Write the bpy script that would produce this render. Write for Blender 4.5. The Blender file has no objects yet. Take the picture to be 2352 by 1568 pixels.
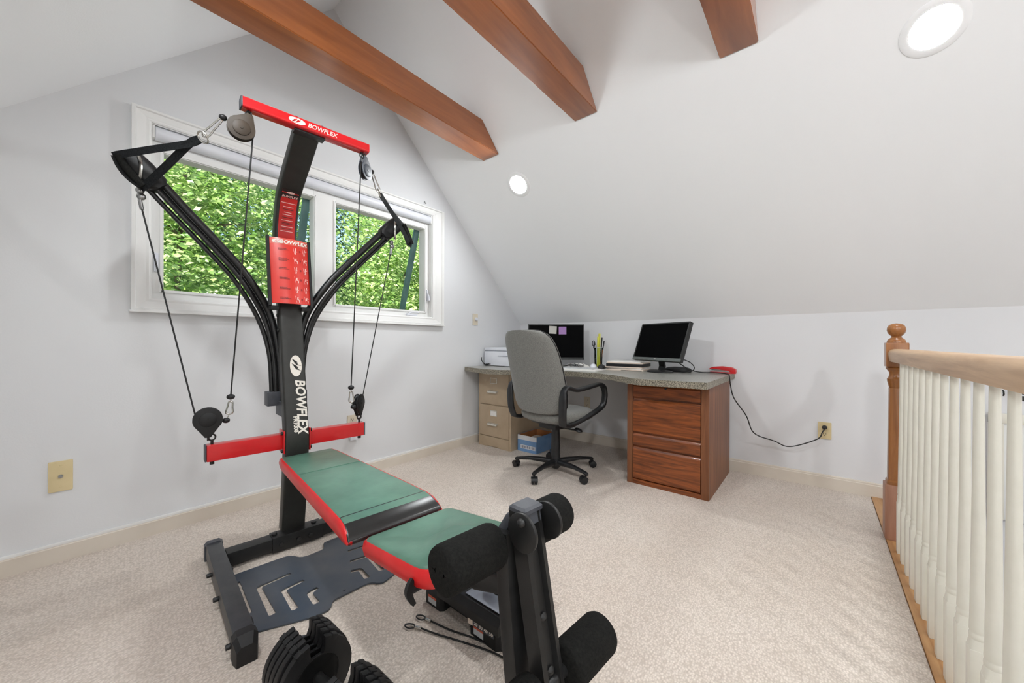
import bpy, bmesh, math, random
from mathutils import Vector, Matrix

random.seed(7)
SC = bpy.context.scene
COL = SC.collection
PI = math.pi
V = Vector

# ------------------------------------------------------------------ camera
HEAD = math.radians(39.62)          # heading of the lens, measured from +X (knee wall side) towards +Y (gable)
ROLL = math.radians(0.185)
fwd = V((math.cos(HEAD), math.sin(HEAD), 0)); rgt = V((math.sin(HEAD), -math.cos(HEAD), 0)); upv = V((0, 0, 1))
r2 = rgt * math.cos(ROLL) + upv * math.sin(ROLL); u2 = upv * math.cos(ROLL) - rgt * math.sin(ROLL)
cam = bpy.data.cameras.new('camera'); cam.lens = 13.0; cam.sensor_width = 36.0; cam.shift_y = 3.3 / 2352
cam.clip_start = 0.02; cam.clip_end = 300
cob = bpy.data.objects.new('camera', cam); COL.objects.link(cob)
Mc = Matrix((r2, u2, -fwd)).transposed().to_4x4(); Mc.translation = V((0, 0, 1.0))
cob.matrix_world = Mc
SC.camera = cob

# ------------------------------------------------------------------ world, sun, exposure
W = bpy.data.worlds.new('sky'); SC.world = W; W.use_nodes = True
nt = W.node_tree; nt.nodes.clear()
sky = nt.nodes.new('ShaderNodeTexSky'); sky.sky_type = 'NISHITA'; sky.sun_disc = False
sky.sun_elevation = math.radians(48); sky.sun_rotation = math.radians(200); sky.air_density = 1.0; sky.dust_density = 0.6
bg = nt.nodes.new('ShaderNodeBackground'); bg.inputs[1].default_value = 0.36
out = nt.nodes.new('ShaderNodeOutputWorld'); nt.links.new(sky.outputs[0], bg.inputs[0]); nt.links.new(bg.outputs[0], out.inputs[0])
sun = bpy.data.lights.new('sun', 'SUN'); sun.energy = 13.5; sun.angle = math.radians(0.6); sun.color = (1, .95, .86)
so = bpy.data.objects.new('sun', sun); COL.objects.link(so)
so.rotation_euler = V((0.80, 0.42, -0.80)).to_track_quat('-Z', 'Y').to_euler()
VS = SC.view_settings; VS.view_transform = 'Standard'; VS.look = 'None'; VS.gamma = 1.0; VS.exposure = 0.0
VS.use_curve_mapping = False
GLOBE = 105.0          # luminance of the globe shade of the added fill lamp behind the camera
LAMP = 300.0          # luminance of the recessed ceiling lamps' lenses

# ------------------------------------------------------------------ materials
def lin(c):
    return tuple(((x / 255) / 12.92 if x <= 10.3 else (((x / 255) + .055) / 1.055) ** 2.4) for x in c) + (1,)

def mat(name, rgb, rough=.5, metal=0., spec=.5, coat=0., sheen=0., trans=0., emis=None, estr=0.):
    m = bpy.data.materials.new(name); m.use_nodes = True
    b = m.node_tree.nodes['Principled BSDF']
    b.inputs['Base Color'].default_value = lin(rgb); b.inputs['Roughness'].default_value = rough
    b.inputs['Metallic'].default_value = metal; b.inputs['Specular IOR Level'].default_value = spec
    b.inputs['Coat Weight'].default_value = coat; b.inputs['Sheen Weight'].default_value = sheen
    b.inputs['Transmission Weight'].default_value = trans
    if emis: b.inputs['Emission Color'].default_value = lin(emis); b.inputs['Emission Strength'].default_value = estr
    return m

def N(m, t, **k):
    n = m.node_tree.nodes.new(t)
    for a, v in k.items(): setattr(n, a, v)
    return n

def noisy(name, c1, c2, scale=(8, 8, 8), detail=6, rough=.5, bump=0., bscale=None, spec=.5, lo=.35, hi=.65, metal=0., coat=0., nscale=1., dist=0., rough2=.6, bdist=.002, sheen=0., extra=None):
    """principled with colour varying by stretched noise and optional noise bump"""
    m = mat(name, c1, rough, metal, spec, coat, sheen); L = m.node_tree.links; b = m.node_tree.nodes['Principled BSDF']
    tc = N(m, 'ShaderNodeTexCoord'); mp = N(m, 'ShaderNodeMapping'); mp.inputs['Scale'].default_value = scale
    L.new(tc.outputs['Object'], mp.inputs[0])
    nz = N(m, 'ShaderNodeTexNoise'); nz.inputs['Scale'].default_value = nscale; nz.inputs['Detail'].default_value = detail
    nz.inputs['Roughness'].default_value = rough2; nz.inputs['Distortion'].default_value = dist
    L.new(mp.outputs[0], nz.inputs['Vector'])
    cr = N(m, 'ShaderNodeValToRGB'); cr.color_ramp.elements[0].position = lo; cr.color_ramp.elements[1].position = hi
    cr.color_ramp.elements[0].color = lin(c1); cr.color_ramp.elements[1].color = lin(c2)
    L.new(nz.outputs['Fac'], cr.inputs[0]); L.new(cr.outputs[0], b.inputs['Base Color'])
    if bump:
        n2 = nz
        if bscale:
            n2 = N(m, 'ShaderNodeTexNoise'); n2.inputs['Scale'].default_value = bscale; n2.inputs['Detail'].default_value = 3
            L.new(tc.outputs['Object'], n2.inputs['Vector'])
        bp = N(m, 'ShaderNodeBump'); bp.inputs['Strength'].default_value = bump; bp.inputs['Distance'].default_value = bdist
        L.new(n2.outputs['Fac'], bp.inputs['Height']); L.new(bp.outputs[0], b.inputs['Normal'])
    return m

M = {}
M['wall'] = noisy('wall_paint', (224, 225, 227), (229, 229, 231), (.6, .6, .6), 3, .75, .12, 160, spec=.25)
M['gable'] = noisy('grey_white_paint', (221, 222, 224), (226, 227, 228), (.6, .6, .6), 3, .75, .12, 160, spec=.25)
M['ceil'] = noisy('ceiling_paint', (242, 243, 244), (245, 245, 246), (.5, .5, .5), 3, .8, .15, 130, spec=.2)
M['trim_white'] = noisy('white_trim_paint', (233, 233, 231), (238, 238, 236), (2, 2, 2), 3, .45, .03, 40)
M['base'] = noisy('cream_baseboard_paint', (214, 204, 190), (222, 213, 200), (3, 3, 3), 4, .5, .03, 60)
M['oak'] = noisy('oak_x_grain', (170, 120, 72), (207, 162, 112), (2.2, 42, 42), 7, .42, .08, spec=.5, dist=.6, lo=.3, hi=.7)
M['oak_rail'] = noisy('pale_oak_rail', (172, 138, 104), (212, 181, 146), (2.2, 40, 40), 7, .4, .08, dist=.7, lo=.3, hi=.7)
M['oak_z'] = noisy('oak_z_grain', (126, 76, 32), (170, 112, 60), (38, 38, 2.5), 7, .3, .06, dist=.5, lo=.3, hi=.7, coat=.3)
M['oak_red'] = noisy('pinkish_oak', (150, 104, 82), (186, 140, 116), (38, 38, 2.5), 7, .4, .06, dist=.5, lo=.3, hi=.7)
M['beam'] = noisy('stained_fir_beam', (128, 68, 26), (176, 102, 48), (.9, 9, 9), 8, .33, .05, dist=1.2, lo=.28, hi=.72, coat=.9)
M['beam'].node_tree.nodes['Principled BSDF'].inputs['Coat Roughness'].default_value = .22
M['cab'] = noisy('red_stained_oak', (74, 34, 13), (160, 86, 38), (22, 1.7, 22), 8, .38, .1, dist=2.6, lo=.3, hi=.7, coat=.15)
M['cab_v'] = noisy('red_stained_oak_upright', (96, 54, 30), (140, 88, 54), (30, 30, 2.0), 8, .45, .08, dist=.9, lo=.3, hi=.7)
M['counter'] = noisy('speckled_laminate', (112, 112, 106), (186, 184, 176), (1, 1, 1), 2, .3, 0, spec=.5, lo=.4, hi=.62, nscale=190, rough2=.8)
M['counter_edge'] = noisy('speckled_laminate_edge', (58, 54, 46), (178, 170, 152), (1, 1, 1), 2, .45, 0, spec=.4, lo=.40, hi=.62, nscale=210, rough2=.8)
M['black_metal'] = noisy('black_powder_coat', (25, 25, 25), (33, 33, 33), (30, 30, 30), 3, .42, .08, 500, spec=.45)
M['post'] = noisy('charcoal_powder_coat', (40, 40, 37), (46, 46, 43), (20, 20, 20), 3, .45, .06, 600, spec=.4)
M['base_metal'] = noisy('grey_powder_coat', (50, 52, 55), (64, 65, 67), (14, 14, 14), 4, .4, .05, 500, spec=.45)
M['plate'] = noisy('blue_grey_sheet', (62, 72, 84), (88, 90, 94), (3, 3, 3), 5, .42, .03, 220, spec=.45)
M['red'] = noisy('red_paint', (196, 22, 28), (206, 28, 34), (6, 6, 6), 3, .28, .02, 300, spec=.5, coat=.3)
M['red_vinyl'] = noisy('red_vinyl', (206, 22, 26), (216, 32, 34), (10, 10, 10), 3, .38, .05, 260, spec=.5)
M['black_plastic'] = noisy('black_plastic', (20, 20, 21), (28, 28, 29), (25, 25, 25), 3, .48, .06, 350, spec=.4)
M['grey_plastic'] = noisy('dark_grey_plastic', (66, 68, 74), (78, 80, 86), (25, 25, 25), 3, .5, .06, 350, spec=.4)
M['foam'] = noisy('black_foam', (20, 20, 19), (32, 32, 30), (180, 180, 180), 3, .92, .5, 420, spec=.15, bdist=.003)
M['rod'] = noisy('black_rod', (20, 20, 20), (28, 28, 28), (40, 40, 40), 2, .33, .03, 300, spec=.5)
M['cable'] = noisy('black_cable', (22, 22, 22), (30, 30, 30), (90, 90, 90), 2, .5, .1, 400)
M['brown_pulley'] = noisy('pulley_plastic', (52, 43, 34), (62, 52, 42), (20, 20, 20), 2, .5, .04, 300, spec=.3)
M['blue_pulley'] = noisy('slate_pulley_plastic', (64, 69, 78), (74, 79, 88), (20, 20, 20), 2, .45, .04, 300)
M['web'] = noisy('black_webbing', (18, 20, 22), (34, 36, 38), (200, 200, 200), 2, .8, .3, 500, spec=.2)
M['chrome'] = noisy('steel', (176, 174, 168), (200, 198, 192), (40, 40, 40), 2, .25, .02, 200, metal=1.)
M['decal_red'] = noisy('red_decal', (196, 28, 28), (208, 40, 36), (5, 5, 5), 2, .3, 0)
M['decal_black'] = noisy('black_decal', (34, 24, 24), (44, 30, 30), (5, 5, 5), 2, .4, 0)
M['decal_white'] = noisy('white_decal', (226, 218, 208), (232, 226, 216), (5, 5, 5), 2, .45, 0)
M['decal_pink'] = noisy('pale_print', (240, 190, 182), (244, 200, 192), (5, 5, 5), 2, .45, 0)
M['decal_dark'] = noisy('dark_red_print', (92, 20, 20), (104, 26, 24), (5, 5, 5), 2, .45, 0)
M['chart'] = noisy('chart_red', (206, 44, 34), (214, 56, 44), (4, 4, 4), 2, .34, 0, spec=.5)
M['chart_head'] = noisy('chart_header', (216, 96, 82), (222, 106, 92), (4, 4, 4), 2, .22, 0, spec=.6)
M['fabric'] = noisy('grey_upholstery', (104, 104, 100), (136, 135, 130), (260, 260, 260), 3, .9, .35, 520, spec=.15, sheen=.25)
M['chair_black'] = noisy('chair_black_plastic', (22, 23, 25), (32, 33, 35), (25, 25, 25), 3, .42, .05, 300)
M['tan_metal'] = noisy('putty_enamel', (176, 156, 130), (186, 166, 140), (6, 6, 6), 3, .42, .03, 260)
M['white_plastic'] = noisy('white_plastic', (222, 224, 232), (230, 232, 238), (6, 6, 6), 3, .4, .02, 260)
M['ivory'] = noisy('ivory_plastic', (214, 196, 150), (222, 204, 160), (8, 8, 8), 3, .4, .02, 200)
M['almond'] = noisy('almond_plastic', (214, 204, 184), (222, 212, 192), (8, 8, 8), 3, .4, .02, 200)
M['screen'] = noisy('black_screen', (2, 2, 3), (4, 4, 5), (3, 3, 3), 2, .5, 0, spec=.04)
M['bezel'] = noisy('monitor_bezel', (30, 31, 31), (38, 39, 39), (20, 20, 20), 2, .45, .03, 260)
M['bezel_grey'] = noisy('grey_bezel', (92, 98, 96), (104, 110, 108), (20, 20, 20), 2, .4, .03, 260)
M['paper'] = noisy('white_paper', (232, 230, 226), (240, 238, 234), (10, 10, 10), 3, .8, .03, 120)
M['folder'] = noisy('cream_folder', (226, 208, 192), (234, 218, 204), (10, 10, 10), 3, .75, .03, 120)
M['note_white'] = noisy('cream_note', (244, 242, 236), (248, 246, 240), (20, 20, 20), 2, .8, .02, 100)
M['note_purple'] = noisy('lilac_note', (212, 170, 232), (220, 180, 238), (20, 20, 20), 2, .8, .02, 100)
M['box_blue'] = noisy('blue_card', (110, 150, 198), (126, 164, 208), (9, 9, 9), 3, .7, .03, 120)
M['box_white'] = noisy('white_card', (226, 228, 234), (232, 234, 238), (9, 9, 9), 3, .7, .03, 120)
M['card_brown'] = noisy('brown_card', (170, 112, 66), (186, 128, 80), (9, 9, 9), 3, .8, .05, 120)
M['print_grey'] = noisy('grey_print', (120, 124, 140), (132, 136, 150), (9, 9, 9), 2, .7, 0)
M['stapler'] = noisy('stapler_red', (200, 30, 34), (212, 38, 42), (9, 9, 9), 2, .3, .01, 200, coat=.3)
M['yellow'] = noisy('yellow_plastic', (214, 212, 60), (224, 222, 80), (9, 9, 9), 2, .4, .01, 200)
M['glass_frost'] = noisy('clear_cup', (196, 200, 198), (210, 212, 210), (9, 9, 9), 2, .12, 0)
M['cream_paint'] = noisy('cream_gloss_paint', (228, 225, 212), (234, 231, 219), (4, 4, 9), 4, .38, .04, 60, coat=.15)
M['teal_metal'] = noisy('teal_sash_metal', (96, 128, 126), (112, 144, 142), (9, 9, 9), 3, .4, .02, 200)
M['nickel'] = noisy('satin_nickel', (206, 202, 192), (220, 216, 206), (40, 40, 40), 2, .38, .02, 200, metal=.35)
M['ring_metal'] = noisy('zinc', (150, 152, 152), (178, 180, 180), (40, 40, 40), 2, .3, .03, 200, metal=1.)
M['dark_slot'] = noisy('dark_recess', (18, 18, 18), (26, 26, 26), (20, 20, 20), 2, .6, 0)
M['label_grey'] = noisy('grey_label', (186, 188, 190), (198, 200, 200), (20, 20, 20), 2, .6, 0)
M['label_orange'] = noisy('orange_label', (196, 86, 60), (206, 96, 70), (20, 20, 20), 2, .6, 0)
M['tray_top'] = noisy('grey_tray', (130, 136, 148), (142, 148, 158), (30, 30, 30), 3, .5, .05, 400)
M['bark'] = noisy('bark', (84, 72, 60), (130, 116, 100), (9, 9, 2), 6, .9, .6, bdist=.03)
M['soil'] = noisy('forest_floor', (60, 72, 38), (96, 106, 56), (.6, .6, .6), 6, .95, .3)
M['siding'] = noisy('exterior_siding', (120, 116, 108), (132, 128, 120), (2, 2, 2), 3, .8, .05, 40)
M['dark_leather'] = M['black_plastic']
M['globe'] = mat('fill_globe', (255, 255, 255), .3, emis=(243, 247, 249), estr=GLOBE)
M['lens'] = mat('lamp_lens', (255, 255, 255), .3, emis=(243, 247, 249), estr=LAMP)

# carpet: short looped pile in soft rows
m = noisy('beige_carpet', (222, 208, 195), (240, 230, 220), (1.1, 1.1, 1.1), 5, .95, 0, spec=.08, lo=.3, hi=.75, sheen=.2)
L = m.node_tree.links; b = m.node_tree.nodes['Principled BSDF']; tc = N(m, 'ShaderNodeTexCoord')
mp = N(m, 'ShaderNodeMapping'); mp.inputs['Scale'].default_value = (105, 150, 100); mp.inputs['Rotation'].default_value = (0, 0, .05)
L.new(tc.outputs['Object'], mp.inputs[0])
vo = N(m, 'ShaderNodeTexVoronoi'); vo.inputs['Randomness'].default_value = .75; L.new(mp.outputs[0], vo.inputs['Vector']); vo.inputs['Scale'].default_value = 1.
nz = N(m, 'ShaderNodeTexNoise'); nz.inputs['Scale'].default_value = 60; nz.inputs['Detail'].default_value = 4; L.new(tc.outputs['Object'], nz.inputs['Vector'])
ad = N(m, 'ShaderNodeMath', operation='MULTIPLY_ADD'); ad.inputs[1].default_value = -1.0
L.new(vo.outputs['Distance'], ad.inputs[0]); L.new(nz.outputs['Fac'], ad.inputs[2])
bp = N(m, 'ShaderNodeBump'); bp.inputs['Strength'].default_value = .55; bp.inputs['Distance'].default_value = .006
L.new(ad.outputs[0], bp.inputs['Height']); L.new(bp.outputs[0], b.inputs['Normal'])
cr0 = [n for n in m.node_tree.nodes if n.type == 'VALTORGB'][0]
mx = N(m, 'ShaderNodeMix', data_type='RGBA', blend_type='MULTIPLY'); mx.inputs[0].default_value = 1.
rp = N(m, 'ShaderNodeValToRGB'); rp.color_ramp.elements[0].position = .12; rp.color_ramp.elements[1].position = .75
rp.color_ramp.elements[0].color = (1, 1, 1, 1); rp.color_ramp.elements[1].color = (.70, .68, .66, 1)
L.new(vo.outputs['Distance'], rp.inputs[0]); L.new(cr0.outputs[0], mx.inputs[6]); L.new(rp.outputs[0], mx.inputs[7])
L.new(mx.outputs[2], b.inputs['Base Color'])
M['carpet'] = m

# bench vinyl: black vinyl, green window reflection painted into the base colour
m = noisy('reflection_tinted_vinyl', (70, 108, 92), (104, 146, 126), (3.2, 3.2, 3.2), 4, .36, .12, 90, spec=.6, lo=.35, hi=.7, bdist=.002)
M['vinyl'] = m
M['vinyl_black'] = noisy('black_vinyl', (24, 25, 25), (30, 31, 31), (20, 20, 20), 3, .3, .06, 140, spec=.6)

# window glass: clear pane with a faint mirror reflection
m = bpy.data.materials.new('window_glass'); m.use_nodes = True; nn = m.node_tree; nn.nodes.clear()
o = nn.nodes.new('ShaderNodeOutputMaterial'); t = nn.nodes.new('ShaderNodeBsdfTransparent'); t.inputs[0].default_value = (.95, .975, .96, 1)
g = nn.nodes.new('ShaderNodeBsdfGlossy'); g.inputs['Roughness'].default_value = .02
f = nn.nodes.new('ShaderNodeFresnel'); f.inputs[0].default_value = 1.35; x = nn.nodes.new('ShaderNodeMixShader')
nn.links.new(f.outputs[0], x.inputs[0]); nn.links.new(t.outputs[0], x.inputs[1]); nn.links.new(g.outputs[0], x.inputs[2]); nn.links.new(x.outputs[0], o.inputs[0])
M['glass'] = m

def leafmat(name, c1, c2, c3):
    m = bpy.data.materials.new(name); m.use_nodes = True; nn = m.node_tree; nn.nodes.clear(); L = nn.links
    ge = nn.nodes.new('ShaderNodeNewGeometry'); cr = nn.nodes.new('ShaderNodeValToRGB')
    cr.color_ramp.elements[0].color = lin(c1); cr.color_ramp.elements[1].color = lin(c3)
    e = cr.color_ramp.elements.new(.5); e.color = lin(c2)
    L.new(ge.outputs['Random Per Island'], cr.inputs[0])
    d = nn.nodes.new('ShaderNodeBsdfDiffuse'); tr = nn.nodes.new('ShaderNodeBsdfTranslucent'); gl = nn.nodes.new('ShaderNodeBsdfGlossy'); gl.inputs['Roughness'].default_value = .4
    x = nn.nodes.new('ShaderNodeMixShader'); x.inputs[0].default_value = .45; y = nn.nodes.new('ShaderNodeMixShader'); y.inputs[0].default_value = .06
    L.new(cr.outputs[0], d.inputs[0]); L.new(cr.outputs[0], tr.inputs[0])
    L.new(d.outputs[0], x.inputs[1]); L.new(tr.outputs[0], x.inputs[2]); L.new(x.outputs[0], y.inputs[1]); L.new(gl.outputs[0], y.inputs[2])
    o = nn.nodes.new('ShaderNodeOutputMaterial'); L.new(y.outputs[0], o.inputs[0])
    return m
M['leaf_a'] = leafmat('maple_leaves', (104, 146, 62), (158, 188, 98), (224, 234, 176))
M['leaf_b'] = leafmat('beech_leaves', (80, 124, 54), (124, 162, 76), (190, 212, 130))
M['leaf_c'] = leafmat('hemlock_leaves', (44, 82, 42), (74, 116, 58), (126, 160, 90))

# ------------------------------------------------------------------ mesh helpers
class MB:
    def __init__(s): s.bm = bmesh.new()
    def add(s, bm, X=None):
        me = bpy.data.meshes.new('t'); bm.to_mesh(me); bm.free()
        if X is not None: me.transform(X)
        s.bm.from_mesh(me); bpy.data.meshes.remove(me); return s
    def addmesh(s, me, X=None):
        if X is not None: me.transform(X)
        s.bm.from_mesh(me); bpy.data.meshes.remove(me); return s
    def box(s, a, b, bev=0., X=None, seg=2):
        bm = bmesh.new(); bmesh.ops.create_cube(bm, size=1)
        a = V(a); b = V(b); c = (a + b) / 2; d = b - a
        for v in bm.verts: v.co = V((v.co.x * abs(d.x), v.co.y * abs(d.y), v.co.z * abs(d.z))) + c
        if bev: bmesh.ops.bevel(bm, geom=bm.edges[:], offset=bev, segments=seg, profile=.7, affect='EDGES')
        return s.add(bm, X)
    def rings(s, rings, cap=True, closed=False):
        """loft: list of rings (equal vertex counts)"""
        bm = bmesh.new(); R = [[bm.verts.new(p) for p in r] for r in rings]; n = len(R[0])
        pairs = list(zip(R[:-1], R[1:])) + ([(R[-1], R[0])] if closed else [])
        for A, Bq in pairs:
            for i in range(n): bm.faces.new((A[i], A[(i + 1) % n], Bq[(i + 1) % n], Bq[i]))
        if cap and not closed:
            bm.faces.new(R[0][::-1]); bm.faces.new(R[-1])
        bmesh.ops.recalc_face_normals(bm, faces=bm.faces[:])
        return s.add(bm)
    def sweep(s, pts, prof, up=(0, 0, 1), cap=True, closed=False, scale=None):
        """sweep 2D profile [(a,b)] along pts; a along side, b along up-ish"""
        pts = [V(p) for p in pts]; n = len(pts); rings = []
        upv = V(up)
        for i, p in enumerate(pts):
            if closed: t = pts[(i + 1) % n] - pts[i - 1]
            else: t = pts[min(i + 1, n - 1)] - pts[max(i - 1, 0)]
            t.normalize(); side = t.cross(upv)
            if side.length < 1e-5: side = t.cross(V((1, 0, 0)))
            side.normalize(); w = side.cross(t)
            k = scale[i] if scale else 1.
            rings.append([p + side * a * k + w * b * k for a, b in prof])
        return s.rings(rings, cap, closed)
    def tube(s, pts, r, n=10, cap=True, closed=False, up=None):
        pts = [V(p) for p in pts]; rr = r if isinstance(r, (list, tuple)) else [r] * len(pts); m = len(pts); rings = []
        prev = None
        for i, p in enumerate(pts):
            if closed: t = pts[(i + 1) % m] - pts[i - 1]
            else: t = pts[min(i + 1, m - 1)] - pts[max(i - 1, 0)]
            t.normalize()
            if prev is None:
                q = V((0, 0, 1)) if abs(t.z) < .9 else V((1, 0, 0)); a = t.cross(q).normalized()
            else:
                a = (prev - t * prev.dot(t)).normalized()
            prev = a; c = t.cross(a)
            rings.append([p + (a * math.cos(2 * PI * k / n) + c * math.sin(2 * PI * k / n)) * rr[i] for k in range(n)])
        return s.rings(rings, cap, closed)
    def cyl(s, a, b, r, n=24, bev=0., r2=None):
        a = V(a); b = V(b); d = (b - a); Lh = d.length; d.normalize(); r2 = r if r2 is None else r2
        if bev:
            return s.tube([a, a + d * bev * .3, a + d * bev, b - d * bev, b - d * bev * .3, b], [r - bev, r - bev * .3, r, r2, r2 - bev * .3, r2 - bev], n)
        return s.tube([a, b], [r, r2], n)
    def lathe(s, prof, c=(0, 0, 0), axis=(0, 0, 1), n=28):
        """prof [(radius, height)] about axis through c"""
        ax = V(axis).normalized(); q = V((1, 0, 0)) if abs(ax.x) < .9 else V((0, 1, 0)); a = ax.cross(q).normalized(); w = ax.cross(a); c = V(c)
        rings = [[c + ax * h + (a * math.cos(2 * PI * k / n) + w * math.sin(2 * PI * k / n)) * max(r, 1e-4) for k in range(n)] for r, h in prof]
        return s.rings(rings)
    def prism(s, poly, z0, z1, X=None, bev=0.):
        bm = bmesh.new(); lo = [bm.verts.new((x, y, z0)) for x, y in poly]; f = bm.faces.new(lo)
        e = bmesh.ops.extrude_face_region(bm, geom=[f]); vs = [g for g in e['geom'] if isinstance(g, bmesh.types.BMVert)]
        for v in vs: v.co.z = z1
        bmesh.ops.recalc_face_normals(bm, faces=bm.faces[:])
        if bev: bmesh.ops.bevel(bm, geom=bm.edges[:], offset=bev, segments=2, profile=.7, affect='EDGES')
        return s.add(bm, X)
    def sphere(s, c, r, sc=(1, 1, 1), n=16):
        bm = bmesh.new(); bmesh.ops.create_uvsphere(bm, u_segments=n, v_segments=max(6, n // 2), radius=r)
        for v in bm.verts: v.co = V((v.co.x * sc[0], v.co.y * sc[1], v.co.z * sc[2])) + V(c)
        return s.add(bm)
    def done(s, name, m, parent=None, angle=35, **props):
        me = bpy.data.meshes.new(name); s.bm.to_mesh(me); s.bm.free()
        return link(name, me, m, parent, angle, **props)

def link(name, me, m, parent=None, angle=35, **props):
    me.materials.clear(); me.materials.append(M[m] if isinstance(m, str) else m)
    if angle:
        for p in me.polygons: p.use_smooth = True
        me.set_sharp_from_angle(angle=math.radians(angle))
    o = bpy.data.objects.new(name, me); COL.objects.link(o)
    if parent: o.parent = parent
    for k, v in props.items(): o[k] = v
    return o

def thing(name, label, cat, loc=(0, 0, 0), rz=0., group=None):
    o = bpy.data.objects.new(name, None); COL.objects.link(o); o.empty_display_size = .05
    o.location = loc; o.rotation_euler = (0, 0, rz); o['label'] = label; o['category'] = cat
    if group: o['group'] = group
    return o
def tag(o, label, cat, group=None):
    o['label'] = label; o['category'] = cat
    if group: o['group'] = group
    return o
def struct(o): o['kind'] = 'structure'; return o

def fillmesh(polys, depth):
    """flat sheet from closed 2D outlines (inner ones become holes), extruded +-depth/2 about z=0"""
    cu = bpy.data.curves.new('c', 'CURVE'); cu.dimensions = '2D'; cu.fill_mode = 'BOTH'; cu.extrude = depth / 2
    for P in polys:
        sp = cu.splines.new('POLY'); sp.points.add(len(P) - 1); sp.use_cyclic_u = True
        for q, p in zip(sp.points, P): q.co = (p[0], p[1], 0, 1)
    o = bpy.data.objects.new('c', cu); COL.objects.link(o)
    me = bpy.data.meshes.new_from_object(o.evaluated_get(bpy.context.evaluated_depsgraph_get()))
    bpy.data.objects.remove(o); bpy.data.curves.remove(cu); return me

def textmesh(txt, size, depth=.0006, shear=0., off=0., sx=1.):
    cu = bpy.data.curves.new('t', 'FONT'); cu.body = txt; cu.size = size; cu.extrude = depth; cu.shear = shear; cu.offset = off
    cu.align_x = 'CENTER'; cu.align_y = 'CENTER'; cu.resolution_u = 3
    o = bpy.data.objects.new('t', cu); COL.objects.link(o)
    me = bpy.data.meshes.new_from_object(o.evaluated_get(bpy.context.evaluated_depsgraph_get()))
    bpy.data.objects.remove(o); bpy.data.curves.remove(cu)
    if sx != 1.: me.transform(Matrix.Diagonal((sx, 1, 1, 1)))
    return me

def rrect(x0, x1, y0, y1, r, n=5):
    P = []
    for cx, cy, a in ((x1 - r, y1 - r, 0), (x0 + r, y1 - r, 90), (x0 + r, y0 + r, 180), (x1 - r, y0 + r, 270)):
        for k in range(n + 1):
            t = math.radians(a + 90 * k / n); P.append((cx + r * math.cos(t), cy + r * math.sin(t)))
    return P
def roundpoly(P, r, n=4):
    """round the corners of a polygon; r number or list"""
    Q = []; m = len(P)
    for i in range(m):
        p0, p, p1 = V(P[i - 1]), V(P[i]), V(P[(i + 1) % m]); rr = r[i] if isinstance(r, (list, tuple)) else r
        a = (p0 - p); b = (p1 - p); k = min(rr, a.length * .45, b.length * .45)
        A = p + a.normalized() * k; Bq = p + b.normalized() * k
        for j in range(n + 1):
            t = j / n; q = A * (1 - t) ** 2 + p * 2 * t * (1 - t) + Bq * t * t; Q.append((q.x, q.y))
    return Q
def catmull(P, n=6):
    P = [V(p) for p in P]; out = []
    for i in range(len(P) - 1):
        a, b, c, d = P[max(i - 1, 0)], P[i], P[i + 1], P[min(i + 2, len(P) - 1)]
        for k in range(n):
            t = k / n
            out.append(.5 * ((2 * b) + (c - a) * t + (2 * a - 5 * b + 4 * c - d) * t * t + (3 * b - a - 3 * c + d) * t ** 3))
    out.append(P[-1]); return out
def superell(w, h, n=24, e=3.):
    P = []
    for k in range(n):
        t = 2 * PI * k / n; c, s_ = math.cos(t), math.sin(t)
        P.append((w * math.copysign(abs(c) ** (2 / e), c), h * math.copysign(abs(s_) ** (2 / e), s_)))
    return P
def frame(o, x, y, z):
    """matrix with given axes and origin"""
    X = Matrix((V(x), V(y), V(z))).transposed().to_4x4(); X.translation = V(o); return X
def copytree(o, loc=None, rz=None, parent=None):
    c = o.copy(); COL.objects.link(c)
    if parent: c.parent = parent
    if loc is not None: c.location = loc
    if rz is not None: c.rotation_euler = (0, 0, rz)
    for ch in o.children: copytree(ch, parent=c)
    return c

# ================================================================== ROOM SHELL
XL, XR, YB, YF = -.945, 3.372, 2.661, -3.6        # knee walls, gable with window, gable behind the camera
RX, RZ, KZ = 1.214, 3.372, 1.214                  # ridge, knee wall height
T = .14
def wall_x(name, x0, x1, y0, y1, z0, z1, m='wall'):
    return struct(MB().box((x0, y0, z0), (x1, y1, z1)).done(name, m, angle=0))
gab = [(XL, -.05), (XR, -.05), (XR, KZ), (RX, RZ), (XL, KZ)]
WX0, WX1, WZ0, WZ1 = .285, 2.083, 1.228, 2.128     # rough window opening
def gable(name, y0, holes, m='gable'):
    me = fillmesh([gab] + holes, T)
    X = frame((0, y0 + T / 2, 0), (1, 0, 0), (0, 0, 1), (0, -1, 0)); me.transform(X)
    return struct(link(name, me, m, angle=0))
gable('wall_back', YB, [[(WX0 - .012, WZ0 - .012), (WX1 + .012, WZ0 - .012), (WX1 + .012, WZ1 + .012), (WX0 - .012, WZ1 + .012)]])
gable('wall_front', YF - T, [])
wall_x('wall_right', XR, XR + T, YF - T, YB + T, -2.6, KZ)
wall_x('wall_left', XL - T, XL, YF - T, YB + T, -.05, KZ)
# the two 45 degree slopes of the ceiling, with their thickness and the roof above
c = MB()
for s, xk in ((1, XR), (-1, XL)):
    p = [(xk, KZ), (RX, RZ), (RX, RZ + T * 1.5), (xk + s * T * 1.5, KZ + 0)]
    c.rings([[V((x, YF - T, z)) for x, z in p], [V((x, YB + T, z)) for x, z in p]])
struct(c.done('ceiling', 'ceil', angle=0))
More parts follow.
